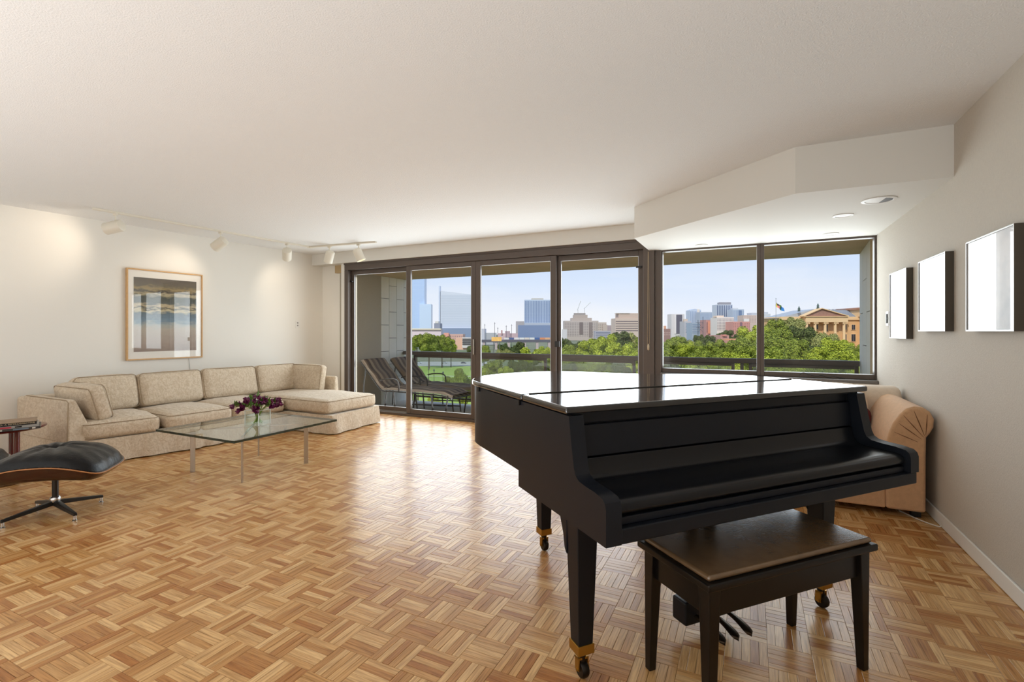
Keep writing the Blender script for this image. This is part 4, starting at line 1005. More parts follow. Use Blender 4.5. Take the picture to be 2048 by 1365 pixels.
# ------------------------------------------------------------------ trees
def leafmat(name, c1, c2):
    m = bpy.data.materials.new(name); m.use_nodes = True; nt = m.node_tree; b = nt.nodes['Principled BSDF']; L = nt.links.new
    g = nt.nodes.new('ShaderNodeNewGeometry'); rp = nt.nodes.new('ShaderNodeValToRGB'); rp.color_ramp.elements[0].color = srgb(*c1); rp.color_ramp.elements[1].color = srgb(*c2)
    L(g.outputs['Random Per Island'], rp.inputs[0]); L(rp.outputs[0], b.inputs['Base Color']); b.inputs['Roughness'].default_value = .75; b.inputs['Specular IOR Level'].default_value = .2
    return m
m_tr = [leafmat('bright green foliage', (124, 138, 30), (190, 196, 72)), leafmat('mid green foliage', (96, 112, 32), (158, 166, 66)), leafmat('dark green foliage', (58, 72, 34), (108, 116, 62)), leafmat('olive foliage', (120, 124, 60), (172, 170, 104))]
m_bark = M('grey brown bark', (92, 78, 64), .9, var=.3, vscale=.6)
def crown(seed, n=6500, lobes=20, flat=.9):
    r = random.Random(seed); B = []
    for i in range(lobes):
        z = r.uniform(-.62, .72); w = math.sqrt(max(0, 1 - z * z)); a = r.uniform(0, 2 * math.pi); q = r.uniform(.35, .72)
        B.append((Vector((w * q * math.cos(a), w * q * math.sin(a), z * flat)), r.uniform(.20, .38)))
    B.append((Vector((0, 0, 0)), .6))
    mb = MB()
    for i in range(n):
        c, rad = B[r.randrange(len(B))]
        d = Vector((r.gauss(0, 1), r.gauss(0, 1), r.gauss(.25, 1))).normalized(); p = c + d * rad * r.uniform(.82, 1.08)
        nn = (d + Vector((r.uniform(-.8, .8), r.uniform(-.8, .8), r.uniform(-.3, .9)))).normalized(); a = nn.orthogonal().normalized(); b = nn.cross(a); th = r.uniform(0, 6.28)
        a, b = a * math.cos(th) + b * math.sin(th), b * math.cos(th) - a * math.sin(th); s = r.uniform(.034, .066)
        k = len(mb.v); mb.v += [tuple(p - a * s), tuple(p + b * s * .7 + nn * s * .2), tuple(p + a * s), tuple(p - b * s * .7 + nn * s * .2)]
        mb.face((k, k + 1, k + 2)); mb.face((k, k + 2, k + 3))
    # dense inner body so that the sky does not show through
    for c, rad in B:
        k = len(mb.v); nu, nv = 8, 5
        for i in range(nv + 1):
            for j in range(nu):
                ph = math.pi * i / nv; th = 2 * math.pi * j / nu; mb.v.append(tuple(c + Vector((math.sin(ph) * math.cos(th), math.sin(ph) * math.sin(th), math.cos(ph))) * rad * .80))
        for i in range(nv):
            for j in range(nu):
                mb.face((k + i * nu + j, k + (i + 1) * nu + j, k + (i + 1) * nu + (j + 1) % nu, k + i * nu + (j + 1) % nu))
    return mb
crowns = {}
trunk_me = None
TREE_N = [0]
def tree(px, ytop, Z, wpx, tone, label, group, cat='tree', asp=1.05, gz=GZ):
    global trunk_me
    TREE_N[0] += 1; i = TREE_N[0]
    p = at(px, ytop, Z); rad = wpx / FPX * Z / 2 * 1.06; ch = rad * asp
    zc = p.z - ch * .98
    key = (tone, i % 4)
    ro = thing('park_tree', label, cat, (p.x, p.y, gz), R.uniform(0, 6.28), group)
    if key not in crowns:
        o = crown(11 + 5 * (i % 4) + tone).build('crown', m_tr[tone], ro); crowns[key] = o.data
    else:
        o = bpy.data.objects.new('crown', crowns[key]); COL.objects.link(o); o.parent = ro
    o.location = (0, 0, zc - gz); o.scale = (rad, rad, ch)
    if trunk_me is None:
        t = MB().lathe([(1.3, 0), (.85, .12), (.7, .6), (.45, 1.0)], (0, 0, 0), 9).build('trunk', m_bark, ro, smooth=True); trunk_me = t.data
    else:
        t = bpy.data.objects.new('trunk', trunk_me); COL.objects.link(t); t.parent = ro
    tw = max(.25, rad * .07); t.scale = (tw, tw, max(1.0, zc - gz)); t.location = (0, 0, 0)
ORD = ['first', 'second', 'third', 'fourth', 'fifth', 'sixth', 'seventh', 'eighth', 'ninth', 'tenth', 'eleventh', 'twelfth', 'thirteenth', 'fourteenth', 'fifteenth', 'sixteenth', 'seventeenth', 'eighteenth', 'nineteenth', 'twentieth']
TONE = ['bright green', 'mid green', 'dark green', 'olive']
def trees(lst, label, group):
    od = sorted(range(len(lst)), key=lambda i: lst[i][0])
    for n, i in enumerate(od): tree(*lst[i], '%s %s, %s from the left' % (TONE[lst[i][4]], label, ORD[n]), group)
trees([(834, 668, 350, 34, 1), (858, 666, 345, 44, 1), (884, 669, 352, 40, 1), (902, 679, 356, 28, 0)], 'park tree at the far edge of the lawn', 'trees at the far edge of the lawn')
trees([(836, 747, 130, 38, 1), (924, 735, 105, 58, 1), (932, 768, 85, 40, 0), (905, 752, 118, 44, 1), (868, 790, 110, 40, 0), (942, 690, 330, 26, 2)], 'bushy tree close below the balcony loungers', 'bushy trees just below the balcony')
trees([(968, 690, 300, 34, 1), (1003, 697, 290, 30, 3), (1024, 687, 310, 34, 2), (1020, 697, 270, 26, 3), (1060, 694, 210, 58, 0), (1092, 692, 205, 34, 0), (1040, 690, 320, 24, 2), (985, 718, 120, 52, 1), (965, 735, 90, 40, 0), (1010, 733, 100, 40, 0), (1035, 716, 170, 46, 2), (1062, 718, 160, 44, 2), (1085, 722, 130, 44, 2), (1098, 712, 110, 30, 1), (1045, 740, 95, 60, 1), (1090, 745, 90, 50, 1)], 'tree seen through the third sliding door', 'trees beyond the middle sliding door')
trees([(1130, 674, 300, 40, 2), (1150, 681, 280, 40, 2), (1135, 688, 190, 44, 1), (1168, 681, 190, 50, 0), (1192, 674, 200, 52, 0), (1215, 668, 205, 54, 0), (1238, 660, 235, 58, 2), (1265, 662, 240, 50, 3), (1290, 664, 230, 50, 1), (1275, 679, 160, 54, 1), (1235, 680, 150, 60, 0), (1190, 695, 130, 60, 0), (1150, 706, 120, 60, 1), (1215, 706, 115, 60, 1), (1262, 702, 115, 60, 0), (1290, 705, 110, 50, 1), (1135, 718, 100, 50, 2), (1180, 722, 100, 56, 1), (1240, 722, 98, 60, 2), (1285, 724, 95, 40, 0)], 'tree seen through the fourth sliding door', 'trees beyond the fourth sliding door')
trees([(1335, 676, 240, 44, 1), (1356, 672, 250, 44, 1), (1378, 676, 330, 40, 3), (1398, 668, 300, 24, 2), (1414, 666, 290, 34, 2), (1402, 680, 230, 44, 1), (1430, 678, 230, 46, 1), (1456, 680, 240, 40, 1), (1467, 684, 330, 30, 2), (1371, 684, 160, 40, 0), (1340, 694, 150, 48, 1), (1400, 700, 150, 60, 1), (1440, 694, 150, 54, 1), (1465, 699, 130, 54, 0), (1375, 712, 110, 60, 0), (1335, 716, 105, 56, 2), (1425, 712, 110, 60, 0), (1480, 707, 110, 56, 0)], 'tree seen through the left fixed window', 'trees beyond the left fixed window')
trees([(1508, 645, 170, 60, 0), (1530, 655, 165, 50, 0), (1495, 672, 150, 56, 1), (1520, 690, 130, 60, 1)], 'tall tree behind the window mullion', 'tall trees behind the window mullion')
trees([(1552, 637, 180, 56, 1), (1535, 660, 160, 50, 1), (1562, 670, 150, 64, 1), (1590, 676, 140, 60, 1), (1545, 695, 120, 60, 1), (1548, 712, 100, 60, 0), (1590, 716, 100, 50, 0)], 'tree left of the columned building', 'green trees left of the museum')
trees([(1588, 629, 230, 52, 3), (1602, 648, 215, 60, 2), (1628, 655, 215, 66, 3), (1652, 664, 205, 52, 3), (1608, 680, 190, 70, 2), (1625, 690, 170, 60, 2), (1580, 690, 160, 50, 2)], 'tree in front of the columned building', 'dark trees in front of the museum')
trees([(1672, 676, 170, 62, 0), (1700, 684, 165, 52, 0), (1650, 690, 155, 56, 0), (1716, 688, 160, 44, 1), (1680, 698, 140, 72, 0), (1640, 706, 130, 60, 0), (1715, 712, 120, 50, 0), (1668, 716, 105, 60, 1), (1620, 716, 105, 50, 1), (1735, 700, 130, 40, 0)], 'tree by the right balcony pier', 'bright trees by the right pier')
trees([(1455, 660, 700, 30, 2), (1475, 664, 650, 34, 2), (1440, 664, 680, 24, 2), (1500, 668, 500, 30, 2), (1008, 684, 620, 26, 2), (1040, 682, 640, 22, 2)], 'distant tree below the skyline', 'distant trees below the skyline')
# fill rows lower down, hidden behind rail and furniture, keep the canopy closed
# ------------------------------------------------------------------ city
def bframe(px, Z): 
    p = at(px, HOR, Z); return p
def building(label, x0, x1, ytop, Z, col, parts=(), depth=40, win=None, wcol=(90, 100, 120), rough=.6, base=GZ, name='building', topshape=None):
    pxm = (x0 + x1) / 2; p = at(pxm, HOR, Z); w = (x1 - x0) / FPX * Z; top = EYE + (HOR - ytop) / FPX * Z
    ro = thing(name, label, 'building', (p.x, p.y, base), YAW)
    m = M(label[:28] + ' facade', col, rough); mw = M(label[:28] + ' glazing', wcol, .25, spec=.6)
    H = top - base
    if topshape:
        pts = [(-w / 2, 0), (w / 2, 0)] + [((x - pxm) / FPX * Z, EYE + (HOR - y) / FPX * Z - base) for x, y in topshape]
        MB().prism(pts[::-1] if False else pts, 0, depth, 'xz').build('wall', m, ro)
    else:
        MB().box(-w / 2, 0, 0, w / 2, depth, H).build('wall', m, ro)
    px_m = Z / FPX
    if win:
        kind, nx, ny, fx, fy, ya, yb = win       # columns, rows, fill fractions, from ya to yb (pixels)
        za, zb = EYE + (HOR - yb) / FPX * Z - base, EYE + (HOR - ya) / FPX * Z - base
        mb = MB(); g = w / nx; hz = (zb - za) / ny
        for i in range(nx):
            for j in range(ny):
                cx = -w / 2 + g * (i + .5); cz = za + hz * (j + .5)
                if kind == 'grid': mb.box(cx - g * fx / 2, -.25, cz - hz * fy / 2, cx + g * fx / 2, .2, cz + hz * fy / 2)
        if kind == 'bands':
            for j in range(ny):
                cz = za + hz * (j + .5); mb.box(-w / 2 + w * (1 - fx) / 2, -.25, cz - hz * fy / 2, w / 2 - w * (1 - fx) / 2, .2, cz + hz * fy / 2)
        if kind == 'strips':
            for i in range(nx):
                cx = -w / 2 + g * (i + .5); mb.box(cx - g * fx / 2, -.25, za, cx + g * fx / 2, .2, zb)
        tag(mb.build('window_field', mw, ro), kind='stuff')
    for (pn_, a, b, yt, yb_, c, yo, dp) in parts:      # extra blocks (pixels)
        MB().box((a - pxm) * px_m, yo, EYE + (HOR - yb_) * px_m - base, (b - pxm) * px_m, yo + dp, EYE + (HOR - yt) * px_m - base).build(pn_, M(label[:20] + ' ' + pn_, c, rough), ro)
    return ro
GB = 700
building('tall pale blue glass skyscraper at the left of the skyline', 815, 849, 535, 1600, (196, 214, 238), (('lower_tower', 840, 863, 609, 690, (204, 220, 238), -8, 30),), win=('grid', 9, 44, .82, .7, 540, 656), wcol=(184, 206, 236), rough=.25)
building('wide pale grey office slab with a slanted roof line', 881, 948, 586, 1500, (214, 218, 226), (('spire_edge', 877.5, 880, 572, 660, (206, 216, 232), 0, 20), ('podium', 882, 948, 657, 675, (136, 150, 174), -12, 40)), win=('bands', 1, 30, .97, .45, 590, 655), wcol=(200, 207, 218), rough=.3, topshape=[(948, 590), (881, 582)])
building('small grey block between the two pale skyscrapers', 868, 880, 647, 1250, (150, 152, 166), (('roof_box', 870, 877, 643, 648, (220, 214, 206), 0, 20),))
building('long low pinkish building behind the lawn trees', 815, 882, 659, 1000, (226, 206, 208), (('cornice', 815, 882, 657.5, 660, (236, 222, 196), -3, 20),), depth=30)
building('low pink brick building below the slanted office slab', 886, 926, 669, 850, (210, 168, 152), (('rear_wing', 888, 898, 666, 690, (226, 160, 140), -4, 10),), win=('grid', 9, 4, .4, .5, 671, 690), wcol=(170, 140, 136))
building('peach parking garage with dark open decks', 911, 945, 676, 700, (224, 178, 150), (('deck_face', 925, 945, 675, 696, (214, 208, 200), -3, 5),) + tuple(('deck_opening', 925.3, 945, y, y + 1.7, (66, 58, 58), -4, 3) for y in (677.5, 681, 684.5, 688)))
building('low white stepped building at the left of the middle door', 952, 991, 670, 900, (206, 208, 216), (('tower', 958, 971, 658, 690, (196, 196, 204), -4, 30), ('upper_floor', 971, 992, 666, 690, (176, 176, 178), -2, 30)), win=('bands', 1, 4, .95, .45, 672, 690), wcol=(120, 122, 134))
building('low pink building on the horizon behind the billboard', 995, 1036, 667, 1300, (206, 178, 180), (('chimney', 1002, 1005, 661, 670, (190, 150, 146), -2, 8), ('mass', 1010, 1020, 662.5, 675, (186, 160, 166), -2, 8)))
bb = building('blue glass tower with vertical ribs beyond the middle door', 1049, 1120, 600, 1240, (186, 198, 214), (('crown', 1063, 1087, 597, 601, (196, 190, 180), 2, 20), ('podium', 1036, 1122, 651, 690, (122, 138, 170), -20, 60), ('terrace_band', 1049, 1122, 646.5, 651, (176, 180, 184), -6, 30)), win=('grid', 22, 26, .62, .8, 602, 646), wcol=(124, 142, 176), rough=.3)
building('grey block peeking out left of the blue glass tower', 1032, 1050, 643, 1350, (176, 170, 168), depth=60)
bl = thing('billboard', 'orange billboard on posts below the skyline', 'billboard', (*at(993, HOR, 600).xy, GZ), YAW)
k6 = 600 / FPX
MB().box(-10 * k6, 0, EYE - 20 * k6 - GZ, 10 * k6, 1.2, EYE - 11.5 * k6 - GZ).build('panel', M('orange billboard print', (240, 172, 76), .6, col2=(252, 206, 120), vscale=.3), bl)
for x in (-6, 6): MB().box(x * k6 - .4, .3, 0, x * k6 + .4, 1.0, EYE - 19 * k6 - GZ).build('post', M('billboard post', (90, 86, 84), .6), bl)
# railway viaduct and freight train
k7 = 700 / FPX
vd = thing('railway_viaduct', 'dark railway viaduct on stone piers crossing below the blue tower', 'bridge', (*at(1060, HOR, 700).xy, GZ), YAW)
zt = EYE - 17 * k7 - GZ
MB().box(-110 * k7, 0, zt - 5 * k7, 75 * k7, 9, zt).build('deck', M('dark steel girder', (92, 90, 100), .7), vd)
for x in (-95, -70, -45, -20, -13, 12, 36, 58): MB().box(x * k7, .5, 0, (x + 5) * k7, 8.5, zt - 5 * k7).build('pier', M('pinkish stone pier', (186, 168, 164), .9), vd)
tn = thing('freight_train', 'freight train with white, blue and orange cars on the viaduct', 'train', (*at(1060, HOR, 700).xy, EYE - 17 * k7), YAW)
cols = [(220, 214, 208), (76, 96, 140), (226, 220, 214), (226, 222, 214), (220, 206, 190), (226, 222, 214), (70, 100, 150), (220, 140, 90), (226, 170, 120), (214, 150, 110)]
for i, c in enumerate(cols):
    MB().box((-52 + i * 10.3) * k7, 2, .2, (-52 + i * 10.3 + 9.6) * k7, 6, 4.2 * k7).build('car', M('freight car paint %d' % i, c, .6), tn)
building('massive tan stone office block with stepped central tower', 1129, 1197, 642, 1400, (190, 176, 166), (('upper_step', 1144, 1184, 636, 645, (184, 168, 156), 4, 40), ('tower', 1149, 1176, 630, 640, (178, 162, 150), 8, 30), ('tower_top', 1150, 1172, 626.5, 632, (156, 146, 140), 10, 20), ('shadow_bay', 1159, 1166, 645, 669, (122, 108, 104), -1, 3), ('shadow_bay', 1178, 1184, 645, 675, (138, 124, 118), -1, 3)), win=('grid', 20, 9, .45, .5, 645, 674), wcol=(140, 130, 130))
building('small pale building at the door latch', 1118, 1134, 659, 1000, (206, 202, 200), depth=20)
for lab, a, b in (('thin pale tower crane over the stone block, the left one', (1156, 626), (1161.5, 602)), ('thin pale tower crane over the stone block, the right one', (1169, 623), (1181, 605))):
    cr_ = thing('tower_crane', lab, 'crane', at(a[0], a[1], 1420), YAW)
    kc = 1420 / FPX
    MB().box(-.7, -.7, -(626.5 - a[1]) * kc - .9, .7, .7, 6 * kc).build('mast', M('pale crane steel', (200, 200, 196), .5), cr_)
    MB().tube([(-3 * kc * .5, 0, 5 * kc), ((b[0] - a[0]) * kc, 0, (a[1] - b[1]) * kc)], .9, 5).build('jib', M('pale crane jib', (206, 206, 202), .5), cr_)
building('stepped beige apartment block right of the stone block', 1196, 1213, 645, 1300, (196, 180, 166), (('lower_wing', 1205, 1214, 650, 690, (188, 170, 156), -5, 20),), win=('grid', 5, 6, .5, .5, 647, 668), wcol=(150, 136, 130))
building('low grey glass hall in front of the stone block', 1190, 1222, 662, 1100, (170, 166, 172), depth=20, win=('bands', 1, 4, .9, .4, 664, 676), wcol=(120, 126, 146))
building('low brownish building on the horizon behind the trees', 1215, 1236, 651, 1500, (168, 150, 150), depth=20)
building('beige office building with ribbed upper floors', 1231, 1292, 637, 900, (206, 184, 168), (('upper_block', 1238, 1292, 627, 640, (198, 174, 158), 3, 30), ('roof_line', 1234, 1260, 626.3, 627.3, (226, 214, 204), 2, 20)), win=('bands', 1, 5, .98, .38, 641, 664), wcol=(124, 110, 110))
mbx = MB(); p9 = 900 / FPX
building('brown low block left of the white slab tower', 1320, 1341, 658, 1200, (150, 116, 108), (('peach_box', 1320, 1333, 652, 660, (214, 160, 130), 2, 10),), win=('grid', 6, 2, .5, .5, 664, 672), wcol=(190, 160, 150))
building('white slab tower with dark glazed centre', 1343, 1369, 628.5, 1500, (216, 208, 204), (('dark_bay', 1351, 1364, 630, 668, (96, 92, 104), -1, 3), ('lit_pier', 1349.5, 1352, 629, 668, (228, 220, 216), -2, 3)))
building('beige and blue block beside the white slab tower', 1369, 1382, 643, 1400, (186, 182, 184), (('roof_block', 1369, 1376, 638.5, 645, (212, 190, 172), 2, 10), ('brick_bay', 1377, 1384, 647, 668, (190, 110, 90), -3, 10)), win=('bands', 1, 7, .6, .5, 646, 667), wcol=(130, 146, 166))
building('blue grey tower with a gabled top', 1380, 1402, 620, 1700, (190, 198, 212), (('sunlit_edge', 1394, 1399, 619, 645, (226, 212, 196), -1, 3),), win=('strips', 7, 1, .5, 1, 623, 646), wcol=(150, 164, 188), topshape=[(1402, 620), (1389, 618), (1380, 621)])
building('blue ribbed mid-rise right of the gabled tower', 1400, 1424, 624.5, 1650, (176, 182, 194), win=('strips', 9, 1, .5, 1, 627, 648), wcol=(146, 164, 190))
building('wide blue glass low block below the ribbed towers', 1384, 1417, 646, 1300, (158, 172, 186), win=('bands', 1, 6, .96, .5, 648, 668), wcol=(130, 150, 172))
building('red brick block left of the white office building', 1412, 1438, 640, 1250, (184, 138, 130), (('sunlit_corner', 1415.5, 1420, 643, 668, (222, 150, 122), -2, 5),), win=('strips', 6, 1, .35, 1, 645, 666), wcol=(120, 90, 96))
building('tallest grey ribbed high-rise in the right skyline', 1433, 1465, 609.5, 1800, (196, 200, 208), (('plant_room', 1440, 1463, 605, 610.5, (150, 146, 150), 4, 20),), win=('strips', 9, 1, .55, 1, 611, 634), wcol=(96, 108, 134))
building('white gridded office building in the right skyline', 1434, 1468, 635, 1200, (226, 216, 206), (('roof_floor', 1434, 1449, 631.5, 636, (232, 208, 188), 3, 20),), win=('grid', 12, 8, .55, .5, 637, 662), wcol=(120, 112, 118))
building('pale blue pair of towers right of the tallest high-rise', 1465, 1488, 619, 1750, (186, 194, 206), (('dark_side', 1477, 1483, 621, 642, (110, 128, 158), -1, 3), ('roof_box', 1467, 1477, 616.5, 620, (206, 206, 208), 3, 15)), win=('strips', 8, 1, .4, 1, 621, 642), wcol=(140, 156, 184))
building('red brick mid-rise below the pale blue towers', 1466, 1500, 643.5, 1150, (206, 146, 134), (('dark_gap', 1480, 1484, 645, 668, (130, 100, 110), -1, 3),), win=('grid', 10, 7, .4, .45, 646, 667), wcol=(150, 100, 100))
building('beige stepped blocks at the right end of the skyline', 1487, 1532, 631, 1500, (206, 182, 168), (('rear_tower', 1505, 1526, 626, 645, (186, 190, 198), 6, 30), ('white_roof', 1487, 1497, 638, 645, (230, 222, 214), -4, 8)), win=('grid', 14, 5, .4, .5, 633, 646), wcol=(170, 150, 146))
building('pale domed block seen right of the window mullion', 1528, 1541, 628, 1400, (206, 206, 208), (('dome_drum', 1531, 1537, 624.5, 629, (196, 198, 204), 2, 8),))
building('small red roofed houses on the far slope', 1441, 1458, 671, 620, (190, 140, 130), (('roof', 1441, 1470, 677.5, 680.5, (216, 150, 110), -14, 8), ('gable', 1444, 1452, 669.5, 673, (200, 130, 116), -2, 6)))
# ------------------------------------------------------------------ museum
ZM = 330.; km = ZM / FPX; xm = 1640
def mx(px): return (px - xm) * km
def mz(py): return EYE + (HOR - py) * km - GZ
mu = thing('museum', 'golden stone museum with a columned pediment portico and tiled roof', 'building', (*at(xm, HOR, ZM).xy, GZ), YAW)
m_st = M('golden limestone', (222, 176, 124), .85, var=.12, vscale=.3); m_st2 = M('pale golden stone', (232, 194, 146), .85); m_ped = M('reddish painted tympanum', (166, 124, 106), .85, var=.2, vscale=.6)
m_roof = M('grey blue roof tile', (168, 172, 176), .6); m_rib = M('dark roof rib', (112, 112, 118), .7); m_mwin = M('dark museum window', (48, 48, 56), .2); m_acr = M('green bronze ornament', (88, 108, 100), .6)
MB().box(mx(1560), 0, 0, mx(1722), 30, mz(640)).build('wall', m_st, mu)
MB().box(mx(1560), -1.0, mz(640), mx(1722), 30, mz(634)).build('entablature', m_st2, mu)
MB().box(mx(1603), -5, mz(645), mx(1686), 0, mz(634)).build('portico_beam', m_st2, mu)
MB().box(mx(1599), -5.6, mz(634.6), mx(1687), 0, mz(633.2)).build('cornice', m_st2, mu)
MB().prism([(mx(1602), mz(633.2)), (mx(1684), mz(633.2)), (mx(1634), mz(619.5))], -4.6, 0, 'xz').build('tympanum', m_ped, mu)
for a, b in (((1598.5, 633.8), (1634, 618.6)), ((1634, 618.6), (1687, 633.8))):
    P = [(mx(a[0]), mz(a[1])), (mx(b[0]), mz(b[1])), (mx(b[0]), mz(b[1]) + .5), (mx(a[0]), mz(a[1]) + .5)]
    MB().prism(P, -5.6, .5, 'xz').build('raking_cornice', m_st2, mu)
MB().prism([(mx(1556), mz(636.5)), (mx(1600), mz(633.5)), (mx(1640), mz(619)), (mx(1630), mz(618.5))], 1, 26, 'xz').build('left_roof', m_roof, mu)
n0 = len([1])
MB().hexa([(mx(1640), .6, mz(634)), (mx(1722), .6, mz(634)), (mx(1722), 16, mz(634)), (mx(1640), 16, mz(634))], [(mx(1642), 9, mz(619.6)), (mx(1722), 9, mz(619.6)), (mx(1722), 9.6, mz(619.6)), (mx(1642), 9.6, mz(619.6))]).build('main_roof', m_roof, mu)
for i in range(26):
    x = 1648 + i * 2.9
    if x > 1721: break
    xa = max(x, 1640 + 0)
    MB().tube([(mx(x), .5, mz(633.6)), (mx(x), 9.1, mz(619.2))], .16, 4).build('roof_rib', m_rib, mu)
    MB().lathe([(.28, 0), (.30, .35), (.05, .9)], (mx(x), 9.3, mz(619.6)), 6).build('ridge_antefix', m_rib, mu)
for x in (1607, 1623.4, 1643.3, 1663.2, 1680.7):
    c = MB().lathe([(1.05, mz(720)), (.98, mz(690)), (.86, mz(648))], (mx(x), -3.6, 0), 14).build('column', m_st2, mu, smooth=True)
    cp = MB().box(mx(x) - 1.25, -4.7, mz(647.8), mx(x) + 1.25, -2.4, mz(645.0))
    for s_ in (-1, 1): cp.tube([(mx(x) + s_ * 1.15, -4.9, mz(647)), (mx(x) + s_ * 1.15, -2.3, mz(647))], .45, 8)
    cp.build('capital', m_st2, c)
for x, a, b, w_ in ((1614, 650, 660, 8), (1631, 650, 659, 9), (1650.3, 650, 663, 9), (1688.5, 650, 660, 7.5), (1706.2, 650, 660, 7), (1688.5, 669, 682, 7.5), (1706.2, 669, 683, 8), (1650.3, 670, 684, 9), (1671, 670, 684, 6)):
    f = MB().box(mx(x - w_ / 2 - 1), -.35, mz(b + .8), mx(x + w_ / 2 + 1), .1, mz(a - .8)).build('window', m_st2, mu)
    MB().box(mx(x - w_ / 2), -.45, mz(b), mx(x + w_ / 2), -.30, mz(a)).build('pane', m_mwin, f)
    MB().box(mx(x) - .12, -.55, mz(b), mx(x) + .12, -.44, mz(a)).build('mullion', m_rib, f)
MB().box(mx(1719), -10, 0, mx(1740), 20, mz(634)).build('wing_wall', m_st, mu)
MB().box(mx(1714), -11, mz(634), mx(1740), 20, mz(620)).build('wing_parapet', m_st2, mu)
MB().box(mx(1711), -12, mz(620), mx(1740), 20, mz(616)).build('wing_cornice', M('red brown cornice', (176, 126, 100), .8), mu)
for x, y in ((1596.3, 623.5), (1634, 618), (1713.5, 616)):
    o_ = MB()
    o_.lathe([(.9, 0), (1.0, .4), (.3, .7), (1.25, 1.1), (.4, 1.5), (.95, 2.0), (.3, 2.5), (.5, 2.9), (.05, 3.6)], (mx(x), -1.0 if x < 1700 else -6, mz(y)), 8)
    o_.build('roof_ornament', m_acr, mu)
# flag
ZF = 300.; kf = ZF / FPX
fl = thing('flagpole', 'tall grey flagpole left of the museum roof', 'flagpole', (*at(1552, HOR, ZF).xy, GZ), YAW)
MB().tube([(0, 0, 0), (0, 0, EYE + (HOR - 598) * kf - GZ)], [.22, .12], 8).build('pole', M('grey flagpole paint', (150, 150, 150), .4), fl)
MB().lathe([(.0, -.25), (.25, 0), (.0, .25)], (0, 0, EYE + (HOR - 597.5) * kf - GZ), 8).build('finial', m_acr, fl)
fg = thing('flag', 'multicoloured striped flag flying from the pole left of the museum', 'flag', (*at(1552, HOR, ZF).xy, EYE + (HOR - 602) * kf), YAW)
fc = [(232, 214, 70), (226, 120, 120), (58, 44, 40), (96, 132, 60), (40, 140, 130), (44, 120, 190)]
def flagpt(u, v):
    # hangs down to the right
    x = (.6 + u * 15.0) * kf; z = -(2 + 12 * u ** .8 + v * (9.5 - 2 * u)) * kf; return x, .8 * math.sin(u * 9 + v * 2), z
segs = [(0, .16, 0, 1, 0), (.16, .36, .45, 1, 1), (.16, .36, 0, .45, 2), (.36, .60, 0, 1, 3), (.60, .74, 0, 1, 4), (.74, 1, 0, 1, 5)]
for (ua, ub, va, vb, ci) in segs:
    mb = MB(); mb.grid(lambda u, v: flagpt(ua + u * (ub - ua), va + v * (vb - va)), 8, 6, uvs=False)
    mb.grid(lambda u, v: (lambda p: (p[0], p[1] + .05, p[2]))(flagpt(ua + u * (ub - ua), va + v * (vb - va))), 8, 6, uvs=False, flip=True)
    mb.build('stripe', M('flag colour %d' % ci, fc[ci], .8), fg, smooth=True)
# lattice pylon, line masts and parked cars
m_pyl = M('dark pylon steel', (70, 72, 84), .6); Zy = 900.; ky = Zy / FPX
py_ = thing('power_pylon', 'dark two-legged power pylon in front of the right skyline', 'pylon', (*at(1401, HOR, Zy).xy, GZ), YAW)
for x in (-5, 5): MB().box(x * ky - .35, -.35, 0, x * ky + .35, .35, EYE + (HOR - (634 if x > 0 else 640)) * ky - GZ).build('leg', m_pyl, py_)
for y in (646, 656): MB().box(-9 * ky, -.3, EYE + (HOR - y) * ky - GZ, 6 * ky, .3, EYE + (HOR - y) * ky - GZ + .6).build('cross_arm', m_pyl, py_)
for (a_, b_) in (((-5, 664), (5, 656)), ((5, 664), (-5, 656)), ((-5, 656), (5, 646)), ((5, 656), (-5, 646))):
    MB().tube([(a_[0] * ky, 0, EYE + (HOR - a_[1]) * ky - GZ), (b_[0] * ky, 0, EYE + (HOR - b_[1]) * ky - GZ)], .22, 4).build('brace', m_pyl, py_)
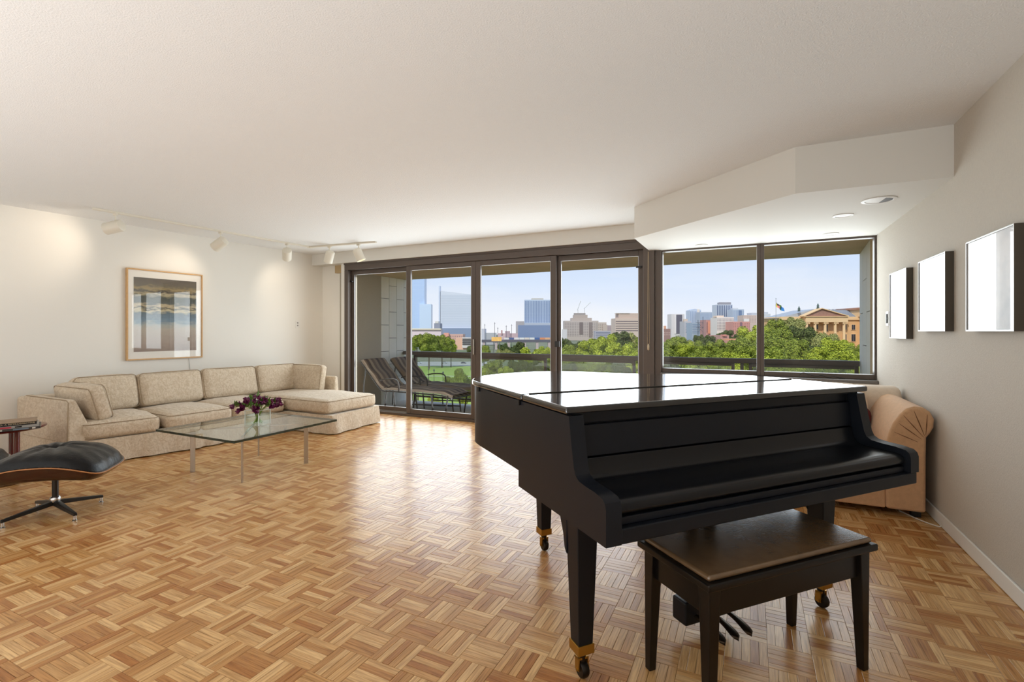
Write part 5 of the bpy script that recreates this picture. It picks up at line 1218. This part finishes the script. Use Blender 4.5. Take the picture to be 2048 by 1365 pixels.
for px, yt, lab in ((969.5, 648, 'leftmost thin line mast above the low white building'), (989.5, 645, 'tallest thin line mast beside the orange billboard'), (995.5, 655, 'short thin line mast right of the billboard'), (1012.5, 651, 'thin line mast left of the grey block'), (1023.3, 649, 'thin line mast nearest the grey block')):
    p_ = at(px, HOR, 720.); q_ = thing('line_mast', lab, 'mast', (p_.x, p_.y, GZ), 0, 'thin masts along the railway')
    hh = EYE + (HOR - yt) * 720. / FPX - GZ
    MB().tube([(0, 0, 0), (0, 0, hh)], .28, 5).build('pole', m_pyl, q_)
    MB().box(-1.2, -.1, hh - 2, 1.2, .1, hh - 1.7).build('cross_arm', m_pyl, q_)
for px, c_, lab in ((838, (214, 216, 222), 'white parked car behind the trees at the left of the road'), (889, (190, 196, 200), 'silver parked car in the middle of the pale road'), (927, (60, 66, 84), 'dark parked car at the right end of the pale road')):
    p_ = onz(px, 728, GZ); q_ = thing('parked_car', lab, 'car', (p_.x, p_.y, GZ + .1), YAW, 'cars parked beyond the lawn')
    m_c = M('car paint %d' % px, c_, .25, coat=.5)
    MB().prism([(-2.2, .35), (2.2, .35), (2.25, .75), (1.3, .95), (-1.9, 1.0), (-2.25, .8)], -.85, .85, 'xz').build('body', m_c, q_, bevel=.08)
    MB().prism([(-1.7, .96), (1.2, .94), (.6, 1.45), (-1.2, 1.48)], -.75, .75, 'xz').build('cabin', M('car glass %d' % px, (50, 56, 66), .15), q_, bevel=.06)
    for wx in (-1.35, 1.35):
        for wy in (-.8, .8): MB().lathe([(0, -.1), (.34, -.1), (.34, .1), (0, .1)], (wx, wy, .34), 12, axis=(0, 1, 0)).build('wheel', m_black, q_)
# park lamp posts
for px, py, pb, lab in ((857.5, 741, 761, 'black park lamp post left of the lawn paths'), (868, 744, 770, 'black park lamp post in the middle of the lawn'), (886, 749, 778, 'dark park lamp post right on the lawn')):
    p = onz(px, pb, GZ); Zp = (p.xy.dot(Vector((-SY, CY)))); hgt = (pb - py) / FPX * Zp
    l = thing('park_lamp_post', lab, 'lamp post', (p.x, p.y, GZ))
    MB().tube([(0, 0, 0), (0, 0, hgt)], [.16, .10], 6).build('post', M('dark lamp post', (56, 58, 54), .6), l)
    MB().lathe([(.1, 0), (.4, .3), (.45, .9), (.1, 1.3)], (0, 0, hgt), 8).build('lantern', M('lamp post lantern', (90, 96, 92), .4), l)
# drop the builder's helper property
for o in bpy.data.objects:
    if '_w' in o: del o['_w']
